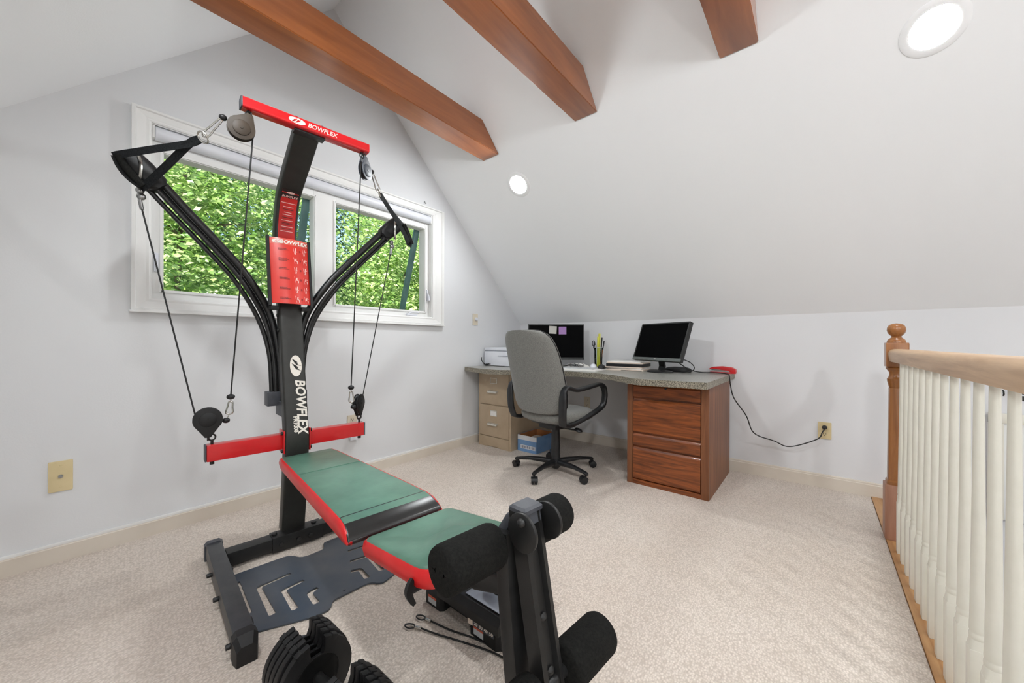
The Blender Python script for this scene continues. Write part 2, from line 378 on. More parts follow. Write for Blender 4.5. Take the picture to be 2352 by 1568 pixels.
# floor with carpet; the stairwell is cut out beyond the railing
SW = (.30, XR, -1.42, -.395)
f = MB()
f.box((XL, -.268, -.2), (XR, YB, 0))
f.box((XL, YF, -.2), (SW[0], -.268, 0)); f.box((SW[0], YF, -.2), (XR, SW[2], 0))
struct(f.done('floor', 'carpet', angle=0))
w = MB(); w.box((SW[0] - .02, SW[2], -2.6), (SW[0], SW[3], -.2)); w.box((SW[0], SW[2] - .02, -2.6), (XR, SW[2], -.2)); w.box((SW[0], SW[3], -2.6), (XR, SW[3] + .02, -.2))
struct(w.done('wall_stairwell', 'wall', angle=0))
struct(MB().box((SW[0], SW[2], -2.62), (XR, SW[3], -2.6)).done('floor_lower', 'carpet', angle=0))

# baseboards with a small moulded top edge
def baseboard(name, p0, p1, nrm, h=.087):
    p0, p1, nrm = V(p0), V(p1), V(nrm)
    prof = [(0, 0), (.013, 0), (.013, h - .018), (.010, h - .014), (.0095, h - .006), (.006, h), (0, h)]
    o = MB().rings([[p + nrm * a + V((0, 0, b)) for a, b in prof] for p in (p0, p1)]).done(name, 'base', angle=0)
    return struct(o)
bb = baseboard('baseboard_back', (XL, YB, 0), (XR, YB, 0), (0, -1, 0))
cap_ = MB().box((XL, YB - .0105, .0745), (XR, YB - .0005, .0876), .002).done('moulding', 'trim_white', bb)
baseboard('baseboard_right', (XR, -.392, 0), (XR, YB, 0), (-1, 0, 0), .094)
baseboard('baseboard_left', (XL, YF, 0), (XL, YB, 0), (1, 0, 0))
baseboard('baseboard_front', (XL, YF, 0), (XR, YF, 0), (0, 1, 0))
# oak nosing along the stairwell edge under the railing
struct(MB().prism([(.28, -.395), (XR, -.395), (XR, -.270), (.28, -.270)], -.19, .006, bev=.004).done('trim_1', 'oak', angle=30))
# little access door with frame in the knee wall beyond the stairs
ad_ = MB().box((XR - .022, -1.30, .02), (XR, -.745, .56), .003).done('door_1', 'trim_white'); struct(ad_)
fr = MB()
for a, b_ in (((-1.30, .56), (-.745, .615)), ((-1.30, .02), (-1.245, .56)), ((-.80, .02), (-.745, .56))):
    fr.box((XR - .034, a[0], a[1]), (XR - .022, b_[0], b_[1]), .003)
fr.done('door_frame', 'cream_paint', ad_)

# ================================================================== CEILING BEAMS
BZ = 2.452                                        # underside
def beam(yc, w, label):
    h = .185; y0, y1 = yc - w / 2, yc + w / 2
    xr0 = RX + RZ - BZ - .004; xl0 = 2 * RX - xr0
    zt = BZ + h; xr1 = RX + RZ - zt - .004; xl1 = 2 * RX - xr1
    bm = bmesh.new()
    q = [(xl0, BZ), (xr0, BZ), (xr1, zt), (xl1, zt)]
    a = [bm.verts.new((x, y0, z)) for x, z in q]; b_ = [bm.verts.new((x, y1, z)) for x, z in q]
    bm.faces.new(a); bm.faces.new(b_[::-1])
    for i in range(4): bm.faces.new((a[i], b_[i], b_[(i + 1) % 4], a[(i + 1) % 4]))
    bmesh.ops.recalc_face_normals(bm, faces=bm.faces[:])
    bmesh.ops.bevel(bm, geom=bm.edges[:], offset=.004, segments=2, affect='EDGES')
    return tag(MB().add(bm).done('ceiling_beam', 'beam'), label, 'beam', 'wooden tie beams under the ceiling')
beam(1.982, .166, 'stained wooden tie beam nearest the window wall, above the home gym')
beam(1.153, .162, 'stained wooden tie beam, the middle one of the three, ending above the desk side')
beam(.308, .166, 'stained wooden tie beam farthest from the window, short piece at top right')
beam(-.53, .166, 'stained wooden tie beam over the stair railing, behind the camera')
beam(-1.37, .166, 'stained wooden tie beam second from the rear gable, behind the camera')
beam(-2.21, .166, 'stained wooden tie beam nearest the rear gable, behind the camera')

# ================================================================== RECESSED LAMPS
def downlight(x, y, label):
    right = x > RX
    n = V((-1, 0, -1) if right else (1, 0, -1)).normalized()
    z = RZ - abs(x - RX)
    t = thing('ceiling_light', label, 'light', (x, y, z), 0, 'round recessed lamps in the sloping ceiling')
    ax = n
    MB().lathe([(.102, -.004), (.102, .003), (.098, .0055), (.080, .0070), (.0735, .0062), (.0726, -.002)], (0, 0, 0), ax, 40).done('trim_ring', 'ceil', t)
    MB().lathe([(.0725, -.003), (.0725, .0035), (.055, .0050), (.03, .0056), (0, .0058)], (0, 0, 0), ax, 40).done('lens', 'lens', t)
downlight(2.316, 1.855, 'small round lit ceiling lamp on the slope above the left monitor')
downlight(2.281, -.365, 'large lit round ceiling lamp on the slope at the upper right corner')
downlight(.112, -.365, 'round lit ceiling lamp on the left slope above the camera, out of frame')
downlight(.112, 1.30, 'added round fill lamp on the left slope between two beams, out of frame')  # extra unseen lamp, added to brighten the window end
downlight(.112, -1.45, 'added round fill lamp on the left slope behind the camera, out of frame')  # extra unseen lamp, added to even out the right slope
downlight(.112, -2.5, 'round lit ceiling lamp on the left slope near the rear gable, out of frame')
downlight(2.3, -2.5, 'round lit ceiling lamp on the right slope near the rear gable, out of frame')

# ================================================================== WINDOW
win = bpy.data.objects.new('window_1', None); COL.objects.link(win); struct(win); win.location = (0, 0, 0)
# moulded casing: four mitred pieces
def casing(outer, inner, y):
    (a0, a1, b0, b1), (c0, c1, d0, d1) = outer, inner
    corners = [((a0, b0), (c0, d0)), ((a1, b0), (c1, d0)), ((a1, b1), (c1, d1)), ((a0, b1), (c0, d1))]
    for i in range(4):
        (o0, i0), (o1, i1) = corners[i], corners[(i + 1) % 4]
        prof = [(0, 0), (0, .028), (.18, .030), (.24, .020), (.62, .016), (.72, .013), (.86, .015), (.96, .011), (1, 0)]
        rings = []
        for oo, ii in ((o0, i0), (o1, i1)):
            rings.append([V((oo[0] + (ii[0] - oo[0]) * k, y - d, oo[1] + (ii[1] - oo[1]) * k)) for k, d in prof])
        MB().rings(rings).done('casing', 'trim_white', win, angle=20)
casing((.208, 2.207, 1.157, 2.191), (WX0 - .002, WX1 + .002, WZ0 - .002, WZ1 + .002), YB)
MB().box((.202, YB - .036, 1.150), (2.213, YB, 1.160), .002).done('sill_edge', 'trim_white', win)
# jamb lining
j = MB(); y0, y1 = YB - .002, YB + T + .02
j.box((WX0 - .012, y0, WZ0 - .012), (WX0, y1, WZ1 + .012)); j.box((WX1, y0, WZ0 - .012), (WX1 + .012, y1, WZ1 + .012))
j.box((WX0, y0, WZ0 - .012), (WX1, y1, WZ0)); j.box((WX0, y0, WZ1), (WX1, y1, WZ1 + .012))
j.done('jamb', 'trim_white', win, angle=0)
# inner frame of two awning lights with a wide mullion
A0, A1, B0, B1, G0, G1 = .335, 1.098, 1.252, 2.034, 1.279, 2.006
fy0, fy1 = 2.70, 2.775
k = MB()
for x0, x1, z0, z1 in ((WX0, A0, WZ0, WZ1), (B1, WX1, WZ0, WZ1), (A1, B0, WZ0, WZ1), (A0, A1, WZ0, G0), (B0, B1, WZ0, G0), (A0, A1, G1, WZ1), (B0, B1, G1, WZ1)):
    k.box((x0, fy0, z0), (x1, fy1, z1), .003)
k.done('frame', 'trim_white', win)
for x0, x1 in ((A0, A1), (B0, B1)):
    # glazing stop
    s_ = MB()
    s_.box((x0 - .012, fy0 - .008, G0 - .016), (x1 + .012, fy0, G0 - .004), .002); s_.box((x0 - .012, fy0 - .008, G1 + .004), (x1 + .012, fy0, G1 + .016), .002)
    s_.box((x0 - .016, fy0 - .008, G0 - .016), (x0 - .004, fy0, G1 + .016), .002); s_.box((x1 + .004, fy0 - .008, G0 - .016), (x1 + .016, fy0, G1 + .016), .002)
    s_.done('glazing_stop', 'trim_white', win)
    # outward tilted sash
    tl = math.radians(17.5); hz, hy, Ls = G1 + .062, fy1 + .01, .855
    ex, ez, en = V((1, 0, 0)), V((0, math.sin(tl), -math.cos(tl))), V((0, math.cos(tl), math.sin(tl)))
    X = frame((0, hy, hz), ex, ez, ex.cross(ez))
    sx0, sx1 = x0 - .042, x1 + .012
    sb = MB()
    for a, b_ in (((sx0, 0, -.018), (sx0 + .042, Ls, .018)), ((sx1 - .042, 0, -.018), (sx1, Ls, .018)), ((sx0 + .042, 0, -.018), (sx1 - .042, .045, .018)), ((sx0 + .042, Ls - .05, -.018), (sx1 - .042, Ls, .018))):
        sb.box(a, b_, .004)
    me_s = sb; so_ = me_s.done('sash', 'teal_metal', win)
    so_.data.transform(X)
    gp = MB().box((sx0 + .04, .04, -.003), (sx1 - .04, Ls - .045, .003)); go = gp.done('pane', 'glass', so_, angle=0); go.data.transform(X)
    # crank handle on the sill and a side latch
    cx = x0 + (x1 - x0) * .82
    ck = MB().box((cx - .05, fy0 - .028, WZ0 + .003), (cx + .05, fy0 - .004, WZ0 + .02), .005)
    ck.tube([(cx - .03, fy0 - .02, WZ0 + .02), (cx, fy0 - .03, WZ0 + .032), (cx + .06, fy0 - .034, WZ0 + .03)], [.006, .005, .007], 8)
    ck.done('crank', 'white_plastic', win)
    lx = x0 - .03 if x0 < 1 else x1 + .03
    MB().box((lx - .009, fy0 - .012, 1.37), (lx + .009, fy0, 1.47), .004).tube([(lx, fy0 - .01, 1.44), (lx, fy0 - .028, 1.41), (lx, fy0 - .03, 1.375)], .006, 8).done('latch', 'white_plastic', win)
# roller shade rolled up in the head of the opening
rs = thing('roller_shade', 'white roller shade rolled up tight along the head of the window', 'window shade', (WX0, 2.678, 2.092))
MB().cyl((.012, 0, 0), (WX1 - WX0 - .012, 0, 0), .034, 28, .003).done('rolled_cloth', 'white_plastic', rs)
for xx in (.0005, WX1 - WX0 - .0115): MB().box((xx, -.02, -.03), (xx + .011, .02, .034), .003).done('bracket', 'trim_white', rs)
# tiny picture hook above the casing
hk = MB().tube([(2.005, YB - .003, 2.235), (2.005, YB - .010, 2.222), (2.008, YB - .016, 2.214), (2.014, YB - .012, 2.222)], .003, 8).sphere((2.005, YB - .002, 2.235), .004).done('wall_hook', 'ring_metal')
tag(hk, 'tiny metal hook on the wall above the right half of the window', 'hook')

# ================================================================== WALL PLATES
def wallplate(name, label, cat, centre, ex, nrm, w, h, m, group=None):
    """empty on the wall with a bevelled plate; local x across, y up, z out of the wall"""
    t = bpy.data.objects.new(name, None); COL.objects.link(t); t.empty_display_size = .03
    t.matrix_world = frame(centre, ex, (0, 0, 1), nrm); t['label'] = label; t['category'] = cat
    if group: t['group'] = group
    MB().prism(rrect(-w / 2, w / 2, -h / 2, h / 2, .004, 3), 0, .006, bev=.002).done('plate', m, t)
    return t
def receptacle(t, yc, m='almond'):
    r = MB().prism(rrect(-.017, .017, yc - .014, yc + .014, .010, 4), .005, .0085).done('receptacle', m, t)
    k = MB(); k.box((-.0085, yc - .002, .0084), (-.0060, yc + .008, .009)); k.box((.0060, yc - .001, .0084), (.0085, yc + .007, .009)); k.cyl((0, yc - .008, .0084), (0, yc - .008, .009), .0028, 10)
    k.done('slot', 'dark_slot', r)
BX, BN = (1, 0, 0), (0, -1, 0)
cx_ = wallplate('coax_plate', 'yellowed ivory cable socket plate low on the window wall at far left', 'wall plate', (-.012, YB, .387), BX, BN, .072, .138, 'ivory')
MB().cyl((0, 0, .005), (0, 0, .010), .0085, 6).cyl((0, 0, .010), (0, 0, .017), .0048, 14).done('connector', 'ring_metal', cx_)
for yy in (-.048, .048): MB().lathe([(.0045, 0), (.004, .0012), (0, .0016)], (0, yy, .006), (0, 0, 1), 12).done('screw', 'ivory', cx_)
dm = wallplate('dimmer_switch', 'almond wall dimmer switch with round knob between window and desk', 'switch', (2.629, YB, 1.234), BX, BN, .070, .114, 'almond')
MB().lathe([(.017, 0), (.016, .014), (.014, .016), (0, .016)], (.008, .004, .006), (0, 0, 1), 24).done('knob', 'white_plastic', dm)
o2 = wallplate('outlet', 'pale outlet low on the window wall just behind the right red arm of the gym', 'outlet', (1.356, YB, .405), BX, BN, .070, .116, 'almond')
receptacle(o2, .024); receptacle(o2, -.024)
na = thing('plug_adapter', 'white plug-in adapter hanging from the outlet behind the home gym', 'adapter', (1.366, YB - .0096, .318))
MB().box((-.034, -.026, -.036), (.034, .0, .05), .006).done('housing', 'white_plastic', na)
o1 = wallplate('outlet', 'ivory outlet on the right knee wall holding the black plug', 'outlet', (XR, -.036, .398), (0, -1, 0), (-1, 0, 0), .073, .116, 'ivory')
receptacle(o1, .024, 'ivory'); receptacle(o1, -.024, 'ivory')
o3 = wallplate('outlet', 'beige outlet on the knee wall in the shade under the desk', 'outlet', (XR, 1.80, .40), (0, -1, 0), (-1, 0, 0), .070, .116, 'almond')
receptacle(o3, .024); receptacle(o3, -.024)
# dark slotted vent plate beyond the railing
vt = wallplate('vent_plate', 'small dark slotted plate on the knee wall beyond the balusters at far right', 'vent', (XR, -.857, .72), (0, -1, 0), (-1, 0, 0), .075, .078, 'white_plastic')
for yy in (-.018, .018): MB().box((-.031, yy - .014, .005), (.031, yy + .014, .0075), .001).done('slot', 'dark_slot', vt)
hb = MB().tube([(XR - .002, -.803, .742), (XR - .012, -.803, .738), (XR - .016, -.803, .722), (XR - .010, -.803, .712)], .0035, 8).done('coat_hook', 'dark_slot'); tag(hb, 'tiny dark hook on the knee wall beside the vent plate', 'hook')

# ================================================================== STAIR RAILING
rail = thing('stair_railing', 'oak handrail and newel post with cream turned balusters along the stairwell', 'railing', (0, 0, 0))
ny = -.3085; nx = 2.7125
nw = MB()
nw.box((nx - .044, ny - .044, .006), (nx + .044, ny + .044, .285), .006)
nobj = nw.done('newel_base', 'oak_red', rail)
nz_ = MB()
nz_.rings([[V((nx + a, ny + b_, z)) for a, b_ in rrect(-w_, w_, -w_, w_, .008, 2)] for z, w_ in ((.285, .036), (.30, .0365), (.308, .031), (.55, .029), (.775, .0265))])
nz_.lathe([(.0265, .775), (.031, .80), (.034, .812), (.0345, .822), (.030, .828), (.026, .842), (.027, .856), (.034, .868), (.040, .876), (.036, .884)], (nx, ny, 0))
nz_.box((nx - .042, ny - .042, .884), (nx + .042, ny + .042, 1.008), .008)
nz_.lathe([(.036, 1.006), (.0355, 1.012), (.034, 1.018), (.031, 1.024), (.020, 1.034), (.017, 1.040)], (nx, ny, 0))
pobj = nz_.done('newel_post', 'oak_z', rail, angle=30)
MB().lathe([(.016, 1.036), (.022, 1.044), (.0315, 1.056), (.0355, 1.070), (.0345, 1.084), (.028, 1.097), (.018, 1.104), (0, 1.107)], (nx, ny, 0), n=32).done('ball_finial', 'oak_z', pobj)
hp = [(-.030, -.030), (.030, -.030), (.032, -.012), (.034, .004), (.033, .018), (.026, .029), (.012, .033), (-.012, .033), (-.026, .029), (-.033, .018), (-.034, .004), (-.032, -.012)]
MB().sweep([(nx - .042, ny, .943), (1.6, ny, .943), (.2, ny, .943)], hp).done('handrail', 'oak_rail', rail, angle=50)
bal_prof = [(.0150, .262), (.0158, .267), (.0158, .272), (.0144, .276), (.0142, .279), (.0154, .283), (.0150, .292), (.0142, .32), (.0136, .38), (.0124, .48), (.0110, .62), (.0097, .78), (.0088, .916)]
bm_ = MB(); bm_.box((-.0172, -.0172, 0), (.0172, .0172, .238), .003)
bm_.rings([[V((a, b_, z)) for a, b_ in rrect(-w_, w_, -w_, w_, w_ * rr, 3)] for z, w_, rr in ((.236, .0162, .15), (.252, .0158, .6), (.262, .0150, .98))])
bm_.lathe(bal_prof, n=18)
b0 = bm_.done('baluster', 'cream_paint', rail, angle=40); b0.location = (2.536, ny, .006)
for i in range(1, 21):
    q = b0.copy(); COL.objects.link(q); q.parent = rail; q.location = (2.536 - .1086 * i, ny, .006)

# ================================================================== FILL LAMP added behind the camera to brighten the room (out of frame)
fl = thing('fill_lamp', 'added fill lamp with white globe shade standing behind the camera, out of frame', 'lamp', (-.70, -1.05, 0))
MB().lathe([(.001, 0), (.14, 0), (.14, .012), (.10, .022), (.012, .030), (.001, .031)], n=32).done('base', 'black_metal', fl)
MB().cyl((0, 0, .028), (0, 0, .90), .010, 14).done('pole', 'black_metal', fl)
MB().lathe([(.012, .895), (.035, .90), (.045, .92), (.04, .925)], n=24).done('socket', 'black_metal', fl)
MB().sphere((0, 0, .985), .065, n=32).done('globe_shade', 'globe', fl)

# ================================================================== DESK
DZ = .768; DU = DZ - .042
dp = [(XR - .004, .506), (XR - .004, YB - .016), (2.475, YB - .016), (2.372, 2.300), (2.372, 2.120), (2.425, 2.04), (2.575, 1.78), (2.645, 1.56), (2.635, 1.36), (2.565, 1.16), (2.46, 1.02), (2.40, .935), (2.392, .88), (2.428, .506)]
dk = thing('corner_desk', 'grey speckled laminate corner desk top with curved front edge on two cabinets', 'desk', (0, 0, 0))
MB().prism(dp, DU, DZ - .0012).done('edge_band', 'counter_edge', dk, angle=25)
ins = []
MB().prism(dp, DZ - .0012, DZ).done('top_surface', 'counter', dk, angle=0)
# red oak drawer pedestal under the right end
pd = thing('drawer_pedestal', 'reddish oak drawer cabinet with four drawer fronts under the right end of the desk', 'cabinet', (2.598, .529, 0))
PW, PD, PH = .535, .70, DU - .002
cb = MB(); cb.box((.022, 0, .0), (PD, .02, PH), .002); cb.box((.022, PW - .02, 0), (PD, PW, PH), .002); cb.box((PD - .012, .02, 0), (PD, PW - .02, PH)); cb.box((.04, .02, .03), (PD - .012, PW - .02, .045))
cb.done('body', 'cab_v', pd)
for ya, yb in ((0, .046), (PW - .040, PW)): MB().box((0, ya, 0), (.022, yb, PH), .002).done('face_stile', 'cab_v', pd)
fr_ = MB(); fr_.box((.001, .046, 0), (.022, PW - .040, .032), .002); fr_.box((.001, .046, PH - .012), (.022, PW - .040, PH), .002); fr_.box((.02, .046, .032), (.022, PW - .040, PH - .012))
fr_.done('face_rail', 'cab', pd)
for z0, z1 in ((.036, .262), (.272, .358), (.368, .606), (.616, .708)):
    d = MB(); y0, y1 = .0505, PW - .0445
    # bevelled finger-pull lip along the top edge
    prof = [(.018, z0), (.004, z0 + .004), (.000, z0 + .010), (.000, z1 - .016), (.007, z1 - .006), (.009, z1), (.018, z1)]
    d.rings([[V((a - .001, y, z)) for a, z in prof] for y in (y0, y1)])
    d.done('drawer_front', 'cab', pd, angle=20)
MB().lathe([(.008, 0), (.008, .003), (.005, .004), (0, .004)], (.001, PW * .5, .693), (-1, 0, 0), 14).done('lock', 'dark_slot', pd)
# putty metal file cabinet under the left end
fc = thing('file_cabinet', 'putty coloured metal two drawer file cabinet under the left end of the desk', 'cabinet', (2.616, 2.172, 0))
FW, FD, FH = .413, .66, DU - .004
q = MB(); q.box((.006, 0, .0), (FD, FW, FH), .004); q.done('body', 'tan_metal', fc)
for ya, yb in ((0, .024), (FW - .018, FW)): MB().box((-.001, ya, 0), (.008, yb, FH), .002).done('front_frame', 'tan_metal', fc)
MB().prism(roundpoly([(.024, .098), (FW - .018, .098), (FW - .018, 0), (.30, 0), (.285, .010), (.15, .010), (.135, 0), (.024, 0)], .006), -.004, .006, X=frame((0, 0, 0), (0, 1, 0), (0, 0, 1), (1, 0, 0))).done('base_panel', 'tan_metal', fc)
for z0, z1, lm in ((.105, .402, 'paper'), (.412, FH - .006, None)):
    d = MB().box((-.006, .0265, z0), (.008, FW - .0205, z1), .003).done('drawer', 'tan_metal', fc)
    zc = z1 - .075 if z1 < .5 else z1 - .078
    lh = MB(); yc = .215
    for a, b_ in (((yc - .043, zc - .028), (yc + .043, zc - .022)), ((yc - .043, zc + .022), (yc + .043, zc + .028)), ((yc - .043, zc - .022), (yc - .037, zc + .022)), ((yc + .037, zc - .022), (yc + .043, zc + .022))):
        lh.box((-.010, a[0], a[1]), (-.005, b_[0], b_[1]), .0012)
    lh.done('label_holder', 'nickel', d)
    if lm: MB().box((-.0075, yc - .037, zc - .022), (-.0055, yc + .037, zc + .020)).done('label_card', 'paper', d)
    zh = z0 + .115 if z0 < .3 else z0 + .118
    h = MB(); pr = [(-.006, zh + .014), (-.020, zh + .015), (-.032, zh + .009), (-.035, zh - .002), (-.031, zh - .009), (-.021, zh - .002), (-.014, zh + .001), (-.006, zh + .001)]
    h.rings([[V((a, y, z)) for a, z in pr] for y in (yc - .058, yc - .05, yc + .05, yc + .058)]); h.done('handle', 'nickel', d)
# ------------------------------------------------------------------ paper carton on the floor
bx = thing('paper_carton', 'open blue and white paper carton on the floor beside the file cabinet', 'box', (2.697, 1.945, 0))
BW, BD, BH, bt = .215, .30, .148, .004
q = MB(); q.box((0, 0, 0), (bt, BW, BH * .72)); q.box((BD - bt, 0, 0), (BD, BW, BH)); q.box((bt, 0, 0), (BD - bt, bt, BH)); q.box((bt, BW - bt, 0), (BD - bt, BW, BH)); q.box((bt, bt, 0), (BD - bt, BW - bt, bt))
q.done('carton', 'box_blue', bx, angle=0)
MB().box((0, 0, BH * .72), (bt, BW, BH)).box((-.0006, .012, .028), (0, BW - .035, .062)).done('white_band', 'box_white', bx, angle=0)
q = MB(); random.seed(3); y = .022
while y < BW - .05:
    w_ = random.choice((.003, .005, .007, .009)); q.box((-.0012, y, .034), (-.0006, y + w_, .056)); y += w_ + random.choice((.003, .004, .007))
q.done('label_print', 'print_grey', bx, angle=0)
q = MB(); q.box((bt, bt, BH - .003), (.006, BW - bt, BH)); q.box((.0075, bt, bt), (BD - bt - .001, bt + .0012, BH - .001)); q.box((.0075, BW - bt - .0012, bt), (BD - bt - .001, BW - bt, BH - .001)); q.box((BD - bt - .0014, bt + .002, bt), (BD - bt, BW - bt - .002, BH - .001))
q.done('inner_lining', 'card_brown', bx, angle=0)
ps = thing('paper_stack', 'stack of loose white sheets lying inside the blue carton', 'paper', (2.708, 1.953, .0045))
for i in range(7): 
    ps_ = MB().box((0, 0, 0), (.262, .19, .0125), .001).done('sheet_bundle', 'folder' if i % 3 == 2 else 'paper', ps); ps_.location = (.004 + .004 * math.sin(i * 2.1), .004 + .003 * math.cos(i * 1.7), i * .0126)

# ------------------------------------------------------------------ printer
pn = thing('printer', 'white desktop printer on the left end of the desk against the window wall', 'printer', (2.735, 2.262, DZ))
MB().box((0, 0, .004), (.40, .372, .150), .012).done('housing', 'white_plastic', pn)
MB().box((-.002, .004, .154), (.398, .368, .185), .010).done('scanner_lid', 'white_plastic', pn)
MB().box((.006, .008, .148), (.390, .364, .156)).done('lid_gap', 'print_grey', pn)
MB().box((-.004, .03, .10), (.004, .18, .106), .001).done('paper_slot', 'print_grey', pn)
k = MB(); k.box((-.0025, .296, .012), (.002, .310, .024)); k.box((-.0025, .282, .014), (.002, .290, .024)); k.done('port', 'dark_slot', pn)
for a in ((.03, .03), (.37, .03), (.03, .34), (.37, .34)): MB().cyl((a[0], a[1], 0), (a[0], a[1], .006), .012, 12).done('foot', 'black_plastic', pn)
pc = MB().tube(catmull([(2.728, 2.590, DZ + .016), (2.712, 2.592, DZ + .012), (2.695, 2.606, DZ + .03), (2.688, 2.625, DZ + .06), (2.700, 2.636, DZ + .085)], 6), .0045, 8).box((2.718, 2.578, DZ + .002), (2.740, 2.602, DZ + .022), .004).done('power_cable', 'black_plastic')
tag(pc, 'short black power cable curling at the left rear of the white printer', 'cable')

# ------------------------------------------------------------------ monitors
def monitor(name, label, centre, nang, tilt, w, h, grey, base_xy, foot):
    """screen centre, heading of its normal, backward tilt"""
    t = thing(name, label, 'monitor', (base_xy[0], base_xy[1], DZ))
    n0 = V((math.cos(nang), math.sin(nang), 0)); ex = V((0, 0, 1)).cross(n0)
    nz = (n0 * math.cos(tilt) + V((0, 0, 1)) * math.sin(tilt)); ey = nz.cross(ex)
    X = Matrix.Translation(-V((base_xy[0], base_xy[1], DZ))) @ frame(centre, ex, ey, nz)
    bz = .011; cb_ = .024
    o = MB().box((-w / 2, -h / 2, -.030), (w / 2, h / 2, 0), .004).done('back_case', 'bezel', t); o.data.transform(X)
    fr = MB()
    for a, b_ in (((-w / 2, h / 2 - bz), (w / 2, h / 2)), ((-w / 2, -h / 2 + cb_), (-w / 2 + bz, h / 2 - bz)), ((w / 2 - bz, -h / 2 + cb_), (w / 2, h / 2 - bz))):
        fr.box((a[0], a[1], -.001), (b_[0], b_[1], .005), .001)
    o = fr.done('bezel', 'bezel', t); o.data.transform(X)
    o = MB().box((-w / 2, -h / 2, -.001), (w / 2, -h / 2 + cb_, .006), .001).done('chin', 'bezel_grey' if grey else 'bezel', t); o.data.transform(X)
    o = MB().box((-w / 2 + bz, -h / 2 + cb_, 0), (w / 2 - bz, h / 2 - bz, .0022)).done('screen', 'screen', t, angle=0); o.data.transform(X)
    if grey:
        o = MB().prism([(a, b__ - h / 2 + .012) for a, b__ in superell(.012, .0045, 16, 2.2)], .006, .0068).done('logo_badge', 'chrome', t); o.data.transform(X)
    bk = V((base_xy[0], base_xy[1], DZ)); c3 = V(centre) - bk
    nk = MB(); top = c3 - nz * .028 - ey * (h * .22)
    nk.sweep([V((0, 0, .012)) - n0 * .02, V((0, 0, .05)) - n0 * .03, top], [(-.028, -.008), (.028, -.008), (.028, .008), (-.028, .008)], up=n0)
    nk.done('neck', 'black_plastic', t)
    MB().rings([[V((math.cos(a) * foot[0] * s_, math.sin(a) * foot[1] * s_, 0)) @ Matrix.Rotation(0, 3, 'Z') for a in [2 * PI * i_ / 32 for i_ in range(32)]] if False else [V((ex * math.cos(a) * foot[0] * s_ + n0 * math.sin(a) * foot[1] * s_ + V((0, 0, z))).to_tuple()) for a in [2 * PI * i_ / 32 for i_ in range(32)]] for z, s_ in ((0, .97), (.003, 1), (.009, .99), (.016, .80), (.018, .45))]).done('foot', 'black_plastic', t)
    return X, t
MA = math.radians(219.0)
X1, mon1 = monitor('monitor', 'black monitor behind the office chair with two sticky notes on its screen', (3.045, 1.966, 1.010), MA, math.radians(2), .546, .346, False, (3.09, 2.00), (.125, .095))
X2, mon2 = monitor('monitor', 'black monitor with grey lower bezel leaning back above the drawer cabinet', (3.035, .975, 1.014), math.radians(154), math.radians(20), .490, .320, True, (3.06, .985), (.115, .085))
W1 = Matrix.Translation((3.09, 2.00, DZ)) @ X1
def note(cx, cy, rot, m, label):
    X = W1 @ Matrix.Translation((cx, cy, .0032)) @ Matrix.Rotation(rot, 4, 'Z')
    bm = bmesh.new(); n = 5
    rows = [[bm.verts.new(((i / n - .5) * .074, (j / n - .5) * .074, .0003 + .006 * max(0, .5 - j / n) ** 2)) for i in range(n + 1)] for j in range(n + 1)]
    for a in range(n):
        for b_ in range(n): bm.faces.new((rows[a][b_], rows[a][b_ + 1], rows[a + 1][b_ + 1], rows[a + 1][b_]))
    e = bmesh.ops.solidify(bm, geom=bm.faces[:], thickness=-.0005)
    o = MB().add(bm).done('sticky_note', m); o.data.transform(X); return tag(o, label, 'note')
note(-.030, .118, -.06, 'note_white', 'cream white sticky note stuck at the top of the left monitor screen')
note(.064, .112, 0, 'note_purple', 'lilac sticky note stuck at the top of the left monitor screen')

# ------------------------------------------------------------------ things on the desk
def flatbox(name, label, cat, loc, rz, size, m, group=None, bev=.001):
    o = MB().box((-size[0] / 2, -size[1] / 2, 0), (size[0] / 2, size[1] / 2, size[2]), bev).done(name, m)
    o.location = loc; o.rotation_euler = (0, 0, rz); return tag(o, label, cat, group)
flatbox('paper_pad', 'white pad of papers near the front edge of the desk, lowest of the flat stack', 'paper', (2.885, 1.610, DZ), .08, (.29, .40, .012), 'paper')
flatbox('notebook', 'grey clipboard lying on the white paper pad at the front of the desk', 'notebook', (2.905, 1.620, DZ + .0125), .02, (.25, .36, .005), 'label_grey')
# thin slab keyboard behind the pad
flatbox('keyboard', 'dark slim keyboard lying just behind the chair at the foot of the left monitor', 'keyboard', (2.86, 1.985, DZ), math.radians(39), (.13, .36, .016), 'black_plastic', bev=.004)
# folded sheet lying across
bm = MB()
arc = [(-.12, 0), (-.10, .012), (-.06, .026), (-.01, .034), (.05, .028), (.10, .012), (.13, .004)]
bm.rings([[V((-.05, a, z)) , V((.05, a, z)), V((.05, a, z + .0015)), V((-.05, a, z + .0015))] for a, z in arc])
o = bm.done('bent_sheet', 'paper'); o.location = (3.05, 1.745, DZ + .010); o.rotation_euler = (0, 0, .1); tag(o, 'curled white sheet arching behind the mouse at the foot of the left monitor', 'paper')
flatbox('hard_drive', 'small black box under the curled white sheet on the desk', 'box', (3.05, 1.745, DZ), .1, (.08, .11, .0095), 'black_plastic', bev=.003)
